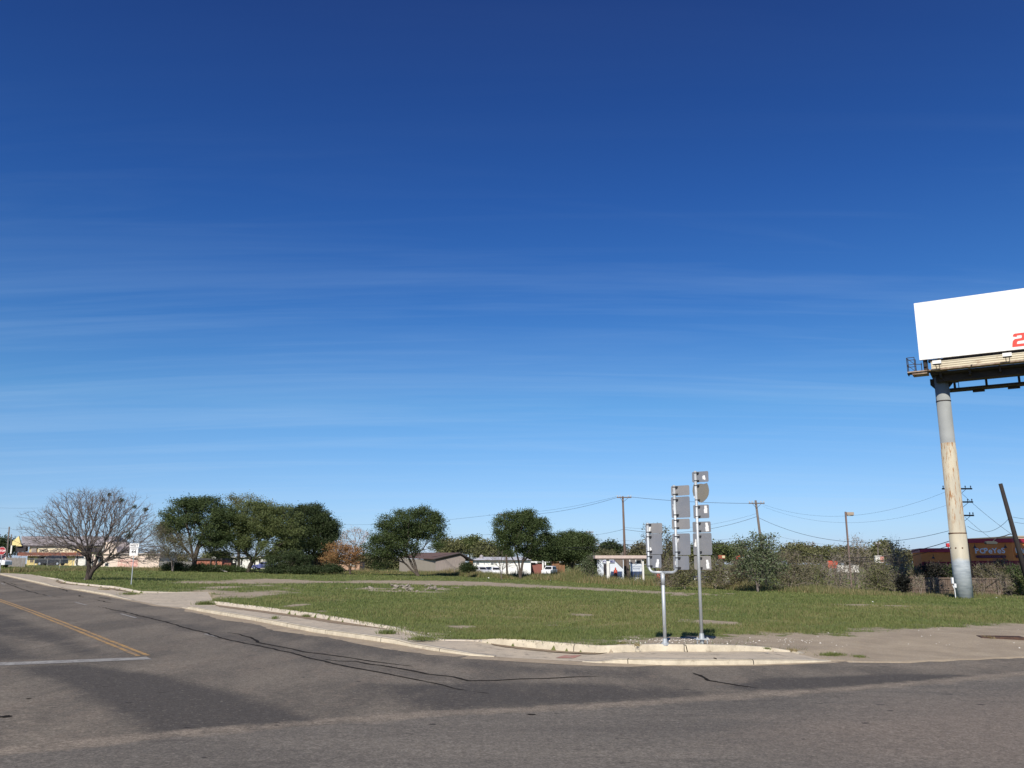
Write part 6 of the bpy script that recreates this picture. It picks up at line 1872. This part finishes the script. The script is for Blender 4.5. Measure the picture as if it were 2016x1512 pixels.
bbox(924, 931, 1104, None, D, 3, mat('orange_boards', (.50, .22, .09), None), 'orange_lean_to', th, front=1)

# brick store with white fascia and rusty shed
D = 185
th, g = bthing('brick_store', 'low red brick store with a white fascia right of the domed tree', 1055, D, 'shop')
bbox(1036, 1072, 1109, None, D, 6, mat('dull_red_brick', (.27, .10, .08), (.21, .08, .065), 5), 'wall', th)
bbox(1035, 1058, 1105, 1108.9, D, 6.3, W2, 'fascia', th, front=-.3)
bbox(1042, 1054, 1107.6, 1109.4, D, .1, M['glass'], 'window', th, front=-.4)
bbox(1067, 1070, 1104, None, D, .3, W2, 'post', th, front=-1); bbox(1072, 1074.5, 1106, 1113, D, .3, W2, 'post', th, front=-1)
bbox(1058, 1100, 1106, 1106.8, D, .3, W2, 'roof_edge', th, front=-.5)
th, g = bthing('rusty_shed', 'rust brown metal shed with white roof edge beside the white car', 1100, 178, 'shed')
RU = mat('rusty_sheet', (.24, .115, .05), (.16, .08, .04), 3, c3=(.30, .20, .12), s3=6)
bbox(1087, 1112, 1107, None, 178, 5, RU, 'wall', th); bbox(1086, 1113, 1105.6, 1106.9, 178, 5.4, RU, 'roof', th, front=-.3); bbox(1101, 1111, 1105, 1107, 178, .2, W2, 'white_edge', th, front=-.6)

# open canopy with white posts and painted wall behind
D = 112
th, g = bthing('canopy_building', 'pale pink flat canopy on white posts with blue and white painted walls behind', 1225, D, 'building')
PK = mat('peeling_pink_fascia', (.58, .46, .40), (.48, .38, .34), 3, c3=(.70, .64, .56), s3=6)
DC = 97
mb = MB(); X0, X1 = fx(1172, DC), fx(1274, DC); zt, zb = fz(1093.5, DC), fz(1099.5, DC); mb.box(X0, X1, DC, DC + 4.5, zb, zt); mb.build('canopy_roof', PK, th)
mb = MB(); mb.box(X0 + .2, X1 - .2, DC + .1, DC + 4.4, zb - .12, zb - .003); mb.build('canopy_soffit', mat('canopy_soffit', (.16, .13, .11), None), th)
for px_, w_ in ((1194.8, 5.0), (1265, 3.2), (1300.5, 3.6)):
    X0 = fx(px_, DC); mb = MB(); mb.box(X0, X0 + w_ * DC / 1640, DC + .3, DC + .6, gz(X0, DC) - .2, zb - .12 if px_ < 1290 else fz(1099, DC)); mb.build('canopy_post', WH, th)
LB = mat('pale_blue_white_wall', (.66, .70, .74), (.58, .62, .67), 2); NB = mat('navy_base_paint', (.035, .06, .13), None)
wl_ = bbox(1176, 1228, 1099, None, D, .3, LB, 'wall', th)
bbox(1202, 1224, 1125, 1136, D, .05, NB, 'navy_band', wl_, front=-.06)
wr_ = bbox(1241, 1266, 1110, None, D, .3, LB, 'wall', th); bbox(1241, 1266, 1125, 1136, D, .05, NB, 'navy_band', wr_, front=-.06)
bbox(1228, 1241, 1099, None, D, .3, mat('dark_bay', (.13, .10, .085), (.09, .07, .06), 3), 'open_bay', th, front=1.0)
bbox(1241, 1266, 1099, 1109.9, D, .3, mat('dark_upper_wall', (.17, .15, .14), None), 'upper_wall', th, front=.2)  # dark grey brown strip of wall above the pale one
for px_ in (1238.5, 1250.5, 1262.5): bbox(px_, px_ + 2.4, 1100, 1109.8, D, .1, WH, 'mullion', th, front=-.1)
bbox(1253.3, 1262, 1103, 1107.5, D, .05, M['glass'], 'window', th, front=-.05)
bbox(1188, 1200, 1110, 1132, D, .1, DKI, 'doorway', th, front=-.08)
mb = MB(); mb.prism([(fx(1208, D), fz(1101, D)), (fx(1226, D), fz(1101, D)), (fx(1226, D), fz(1119, D))], 'y', D - .12, D - .05); mb.build('dark_diagonal', mat('streaked_dark_brown', (.13, .10, .085), (.20, .16, .13), 3, stretch=(5, 5, .5)), wl_)  # dark brown streaked triangle laid over the pale wall
NV = mat('navy_lettering', (.05, .06, .22), None)
WHP = mat('lettering_patch', (.74, .76, .78), None)
sb = bbox(1185, 1209, 1102.5, 1108.5, D, .06, WHP, 'sign_board', th, front=-.1)
text('WATER MILL'[:5], .42, flat(fx(1186.5, D), fz(1107.6, D), D - .12), NV, sb, 'lettering', .012, .004, sx=.95)
text('ICE', .42, flat(fx(1201, D), fz(1107.6, D), D - .12), NV, sb, 'lettering', .012, .004, sx=1.0)
PB = mat('faint_blue_lettering', (.42, .48, .60), None)
mb = MB()
for k_ in range(13):
    x = fx(1246 + (k_ % 7) * 2.4, D); z = fz(1114 if k_ < 7 else 1118.5, D); mb.box(x, x + .09, D - .04, D - .01, z - .2, z); mb.box(x, x + .14, D - .04, D - .01, z - .05, z)
mb.build('faint_lettering', PB, wr_)
# red barrel shaped thing
def barrel(px, yt, yb, D, r, lb, m):
    x = fx(px, D); g = gz(x, D); zt = fz(yt, D)
    t_ = thing('red_drum', Vector((x, D, g)), lb, 'drum', 'red drums by the canopy')
    hgt = max(zt - g, .6)
    mb = MB(); mb.tube([(x, D, g + hgt * q) for q in (0, .06, .35, .38, .65, .68, .95, 1)], [r * .95, r, r, r * .95, r, r * .95, r, r * .9], 14); mb.build('body', m, t_, smooth=True)
    mb = MB(); mb.tube([(x, D, g + hgt), (x, D, g + hgt + .18), (x, D, g + hgt + .3)], [r * .45, r * .42, r * .12], 10); mb.build('cap', m, t_, smooth=True)
REDP = mat('red_drum_paint', (.52, .07, .04), (.42, .06, .035), 4, .5)
barrel(1211.5, 1122, 1135, 104, .22, 'red drum with capped top standing under the open canopy', REDP)
barrel(1296, 1128, 1140, 100, .24, 'orange red drum seen left under the sign yoke', REDP); barrel(1313, 1129, 1140, 101, .22, 'darker red drum seen right under the sign yoke', mat('dark_red_drum', (.30, .04, .035), None))

# things glimpsed beyond the thicket
th, g = bthing('low_grey_shed', 'low grey roofed shed behind the tallest sign post', 1408, 110, 'shed')
bbox(1392, 1421, 1124, None, 110, 4, mat('dark_shed_boards', (.10, .085, .07), (.14, .12, .10), 3), 'wall', th); bbox(1386, 1423, 1119, 1123.5, 110, 5, mat('old_grey_roof', (.24, .20, .165), None), 'roof', th, front=-.5)  # wall in dark brown, roof in grey brown
th, g = bthing('white_kiosk', 'small white kiosk with pitched cap right of the tallest sign post', 1429, 100, 'kiosk')
bbox(1424.5, 1434, 1124.5, None, 100, .8, WH, 'body', th)
mb = MB(); mb.prism([(fx(1423, 100), fz(1122.5, 100)), (fx(1435.5, 100), fz(1122.5, 100)), (fx(1430, 100), fz(1118.5, 100))], 'y', 99.8, 101); mb.build('cap', M['darkmetal'], th)
bbox(1425.5, 1433, 1129, 1133, 100, .03, mat('kiosk_panel', (.5, .5, .42), (.3, .32, .26), 6), 'front_panel', th, front=-.03)
RS2 = mat('bright_red_sign', (.62, .09, .04), (.52, .08, .04), 3)
def boardsign(px0, px1, yt, yb, D, m, lb, trim=None):
    t_, g = bthing('far_sign', lb, (px0 + px1) / 2, D, 'sign'); t_['group'] = 'shop signs beyond the thicket'
    o = bbox(px0, px1, yt, yb, D, .3, m, 'sign_panel', t_)
    for q in (.15, .85): x = fx(px0 + (px1 - px0) * q, D); mb = MB(); mb.box(x - .08, x + .08, D + .35, D + .5, g - .2, fz(yb, D) + .3); mb.build('post', M['darkmetal'], t_)
    if trim: bbox(px0 + (px1 - px0) * .55, px1 - .5, yt + 1, yb - 1.5, D, .03, trim, 'white_patch', o, front=-.04)
boardsign(1451, 1466, 1093.5, 1101, 100, RS2, 'red shop sign with white corner in the thicket', M['whitepanel'])
boardsign(1470, 1479, 1092, 1100, 103, WH, 'pale round topped sign right of the red one')
boardsign(1415, 1428, 1093, 1100, 105, mat('dull_red_sign', (.30, .08, .04), None), 'dull red sign half hidden in olive brush', mat('pale_yellow_patch', (.6, .55, .35), None))
boardsign(1630, 1649, 1104, 1119, 104, RS2, 'large orange red sign board in the thicket under the grey tower')
boardsign(1648, 1690, 1113, 1127, 102, WH, 'white panel building side behind the thicket, right of the red board')
boardsign(1724, 1741, 1094, 1108, 98, WH, 'white sign peeking through brush left of the restaurant', mat('red_faded', (.55, .25, .2), None))

# left edge: stop sign, plank fence, chain link fence
D = 92
x = fx(1, D); g = gz(x, D)
th = thing('stop_sign', Vector((x, D, g)), 'red octagonal stop sign cut by the left picture edge', 'stop sign')
mb = MB(); mb.tube([(x, D + .06, g - .2), (x, D + .06, fz(1077, D))], .035, 8); mb.build('post', M['galv'], th)
rr = .43; c = fz(1084.5, D)
octo = lambda r: [(r * math.cos(R(22.5 + 45 * k_)), r * math.sin(R(22.5 + 45 * k_))) for k_ in range(8)]
Mx = flat(x, c, D)
mb = MB(Mx); mb.prism(octo(rr), 'z', -.004, .0); o = mb.build('sign_plate', M['whitepanel'], th)
mb = MB(Mx); mb.prism(octo(rr * .94), 'z', .001, .004); mb.build('red_field', mat('stop_red', (.36, .02, .025), None, rough=.5), o)
text('STOP', .30, Mx @ Matrix.Translation((0, -.10, .006)), M['whitepanel'], o, 'lettering', .008, .001, align='CENTER')
D = 128
th, g = bthing('grey_plank_fence', 'grey plank fence with a white post left of the yellow shop', 30, D, 'fence')
mb = MB()
for i in range(36):
    x = fx(13, D) + i * .12; 
    if x > fx(50, D): break
    z = gz(x, D); mb.box(x, x + .108, D, D + .03, z - .1, fz(1098, D) + random.uniform(-.08, .05))
mb.build('planks', mat('grey_planks', (.26, .24, .22), (.20, .18, .165), 3), th)
bbox(11, 12.4, 1096, None, D, .12, WH, 'post', th, front=-.2)
D = 118
th, g = bthing('chain_link_fence', 'thin chain link fence with grey posts in front of the yellow shop', 90, D, 'fence')
for px_ in (43.5, 68, 93, 118, 143, 168, 193):
    x = fx(px_, D); mb = MB(); mb.tube([(x, D, gz(x, D) - .1), (x, D, fz(1100, D))], .035, 6); mb.build('post', CH, th)
mb = MB(); mb.tube([(fx(43.5, D), D, fz(1100.2, D)), (fx(193, D), D, fz(1101, D))], .022, 5); mb.build('top_rail', CH, th)
V = []; Fc = []
P0 = []; P1_ = []
xa, xb = fx(43.5, D), fx(193, D); zt = fz(1101, D); x = xa
while x < xb:
    z = gz(x, D); hh_ = zt - z
    P0.append((x, D, z)); P1_.append((x + hh_, D, zt)); P0.append((x, D, zt)); P1_.append((x + hh_, D, z)); x += .22
V, Fc = frusta(np.array(P0), np.array(P1_), np.full(len(P0), .004), np.full(len(P0), .004), 3)
npmesh('mesh_wire', V, Fc, CH, th)
# small red and white bits above the restaurant wing
th, g = bthing('small_red_flag_sign', 'small red sign just left of the billboard column above the restaurant wing', 1870, 92, 'sign')
bbox(1867.5, 1873, 1069.5, 1077, 92, .2, mat('bright_red_small', (.60, .04, .05), None), 'panel', th); bbox(1870, 1871, 1077, None, 92, .1, M['darkmetal'], 'post', th)

# ------------------------------------------------------------------ vehicles
def vehicle(name, lb, px, py, D, yaw, paint, kind='suv', L=4.6, grp='parked vehicles'):
    x = fx(px, D); g = gz(x, D)
    T = Matrix.Translation((x, D, g)) @ Matrix.Rotation(yaw, 4, 'Z')
    th = thing(name, Vector((x, D, g)), lb, 'car', grp)
    Wd = 1.8
    if kind == 'suv':
        low = [(-L / 2, .35), (L / 2, .35), (L / 2, .85), (L / 2 - .15, .98), (L * .22, 1.05), (-L / 2 + .05, 1.08), (-L / 2, .9)]
        top = [(-L / 2 + .08, 1.06), (L * .20, 1.05), (L * .08, 1.66), (-L * .05, 1.74), (-L / 2 + .35, 1.70)]
    elif kind == 'pickup':
        low = [(-L / 2, .45), (L / 2, .45), (L / 2, .95), (L / 2 - .15, 1.08), (L * .22, 1.12), (-L / 2 + .02, 1.12)]
        top = [(-L * .12, 1.1), (L * .20, 1.1), (L * .10, 1.72), (-L * .08, 1.74)]
    else:
        low = [(-L / 2, .3), (L / 2, .3), (L / 2, .65), (L / 2 - .2, .82), (L * .2, .92), (-L / 2 + .5, .95), (-L / 2, .85)]
        top = [(-L / 2 + .55, .93), (L * .18, .90), (L * .04, 1.38), (-L * .2, 1.42)]
    mb = MB(T); mb.prism(low, 'y', -Wd / 2, Wd / 2)
    b = [(u, v) for u, v in top]; n = len(b)
    vs = [(u, -Wd / 2 + .04 + .16 * (1 if v > 1.2 else 0), v) for u, v in b] + [(u, Wd / 2 - .04 - .16 * (1 if v > 1.2 else 0), v) for u, v in b]
    mb.add(vs, [tuple(range(n)), tuple(range(2 * n - 1, n - 1, -1))] + [(i, i + n, (i + 1) % n + n, (i + 1) % n) for i in range(n)])
    mb.build('body', paint, th, bevel=.05)
    zt_ = max(v for _, v in top); zb_ = min(v for _, v in top)
    ua = top[-1][0]; ub = top[2][0]
    for s_ in (-1, 1):
        for u0, u1 in ((ua + .05, (ua + ub) / 2 - .06), ((ua + ub) / 2 + .06, ub + .12)):
            mb = MB(T)
            yb2 = s_ * (Wd / 2 - .005 - .05); yt2 = s_ * (Wd / 2 - .18)
            mb.add([(u0 - .08, s_ * (Wd / 2 - .055), zb_ + .10), (u1 + .05, s_ * (Wd / 2 - .055), zb_ + .10), (u1, s_ * (Wd / 2 - .165), zt_ - .12), (u0, s_ * (Wd / 2 - .165), zt_ - .12),
                    (u0 - .08, s_ * (Wd / 2 - .03), zb_ + .10), (u1 + .05, s_ * (Wd / 2 - .03), zb_ + .10), (u1, s_ * (Wd / 2 - .14), zt_ - .12), (u0, s_ * (Wd / 2 - .14), zt_ - .12)],
                   [(0, 1, 2, 3), (7, 6, 5, 4), (0, 4, 5, 1), (1, 5, 6, 2), (2, 6, 7, 3), (3, 7, 4, 0)])
            mb.build('side_window', M['glass'], th)
    (u1, v1), (u2, v2) = top[1], top[2]
    mb = MB(T); a = .12
    f = lambda t_, y_, o_: (u1 + (u2 - u1) * t_ + o_, y_, v1 + (v2 - v1) * t_)
    mb.add([f(.12, -.68, .03), f(.12, .68, .03), f(.9, .58, .03), f(.9, -.58, .03)], [(0, 1, 2, 3)]); mb.build('windscreen', M['glass'], th)
    for u in (-L * .31, L * .31):
        for s_ in (-1, 1):
            c = Vector((u, s_ * (Wd / 2 - .08), .34))
            mb = MB(T); mb.tube([c + Vector((0, -.11, 0)), c + Vector((0, .11, 0))], .34, 16); o = mb.build('wheel', M['tyre'], th)
            mb = MB(T); mb.tube([c + Vector((0, s_ * .10, 0)), c + Vector((0, s_ * .125, 0))], .19, 12); mb.build('rim', M['chrome'], o)
    for s_ in (-.62, .62):
        mb = MB(T); zl = low[2][1] - .08
        mb.box(L / 2 - .02, L / 2 + .03, s_ - .16, s_ + .16, zl - .1, zl + .06); mb.build('headlight', M['lampglass'], th)
    return th
WP = mat('white_car_paint', (.80, .80, .80), None, rough=.3); BP = mat('black_car_paint', (.025, .027, .035), None, rough=.3); NP = mat('navy_car_paint', (.03, .045, .09), None, rough=.25); RP = mat('dark_red_car_paint', (.12, .02, .03), None, rough=.3)
BLP = mat('blue_car_paint', (.12, .14, .32), None, rough=.35)
vehicle('parked_suv', 'black SUV parked under the rusty awning of the yellow shop', 101, 1113, 152, R(180), BP, 'suv', 5.0)
vehicle('parked_van', 'white van at the far left edge behind the stop sign', -14, 1106, 122, R(0), WP, 'suv', 4.4)
vehicle('parked_pickup', 'dark red pickup above the white van at the far left edge', 2, 1100, 150, R(10), RP, 'pickup', 5.2)
vehicle('parked_car', 'white car parked left of the rusty shed', 1081.5, 1122, 165, R(-110), WP, 'suv', 4.4)
vehicle('parked_car', 'silver car parked before the white bungalow', 948, 1121, 158, R(-60), mat('silver_paint', (.5, .5, .52), None, rough=.3), 'sedan', 4.5)
vehicle('parked_car', 'dark car parked between the bungalow and the silver car', 962, 1120, 164, R(-150), BP, 'sedan', 4.4)
vehicle('parked_car', 'second white car by the bare twiggy bush', 976, 1122, 157, R(-80), WP, 'sedan', 4.3)
vehicle('parked_car', 'navy car with bright headlights behind the tallest sign post', 1386, 1132, 104, R(-115), NP, 'sedan', 4.6)
vehicle('parked_car', 'blue car in the shade before the white house', 520, 1116, 160, R(170), BLP, 'sedan', 4.5)
vehicle('parked_car', 'dark car glimpsed under the sign yoke', 1330, 1128, 108, R(170), BP, 'sedan', 4.6)
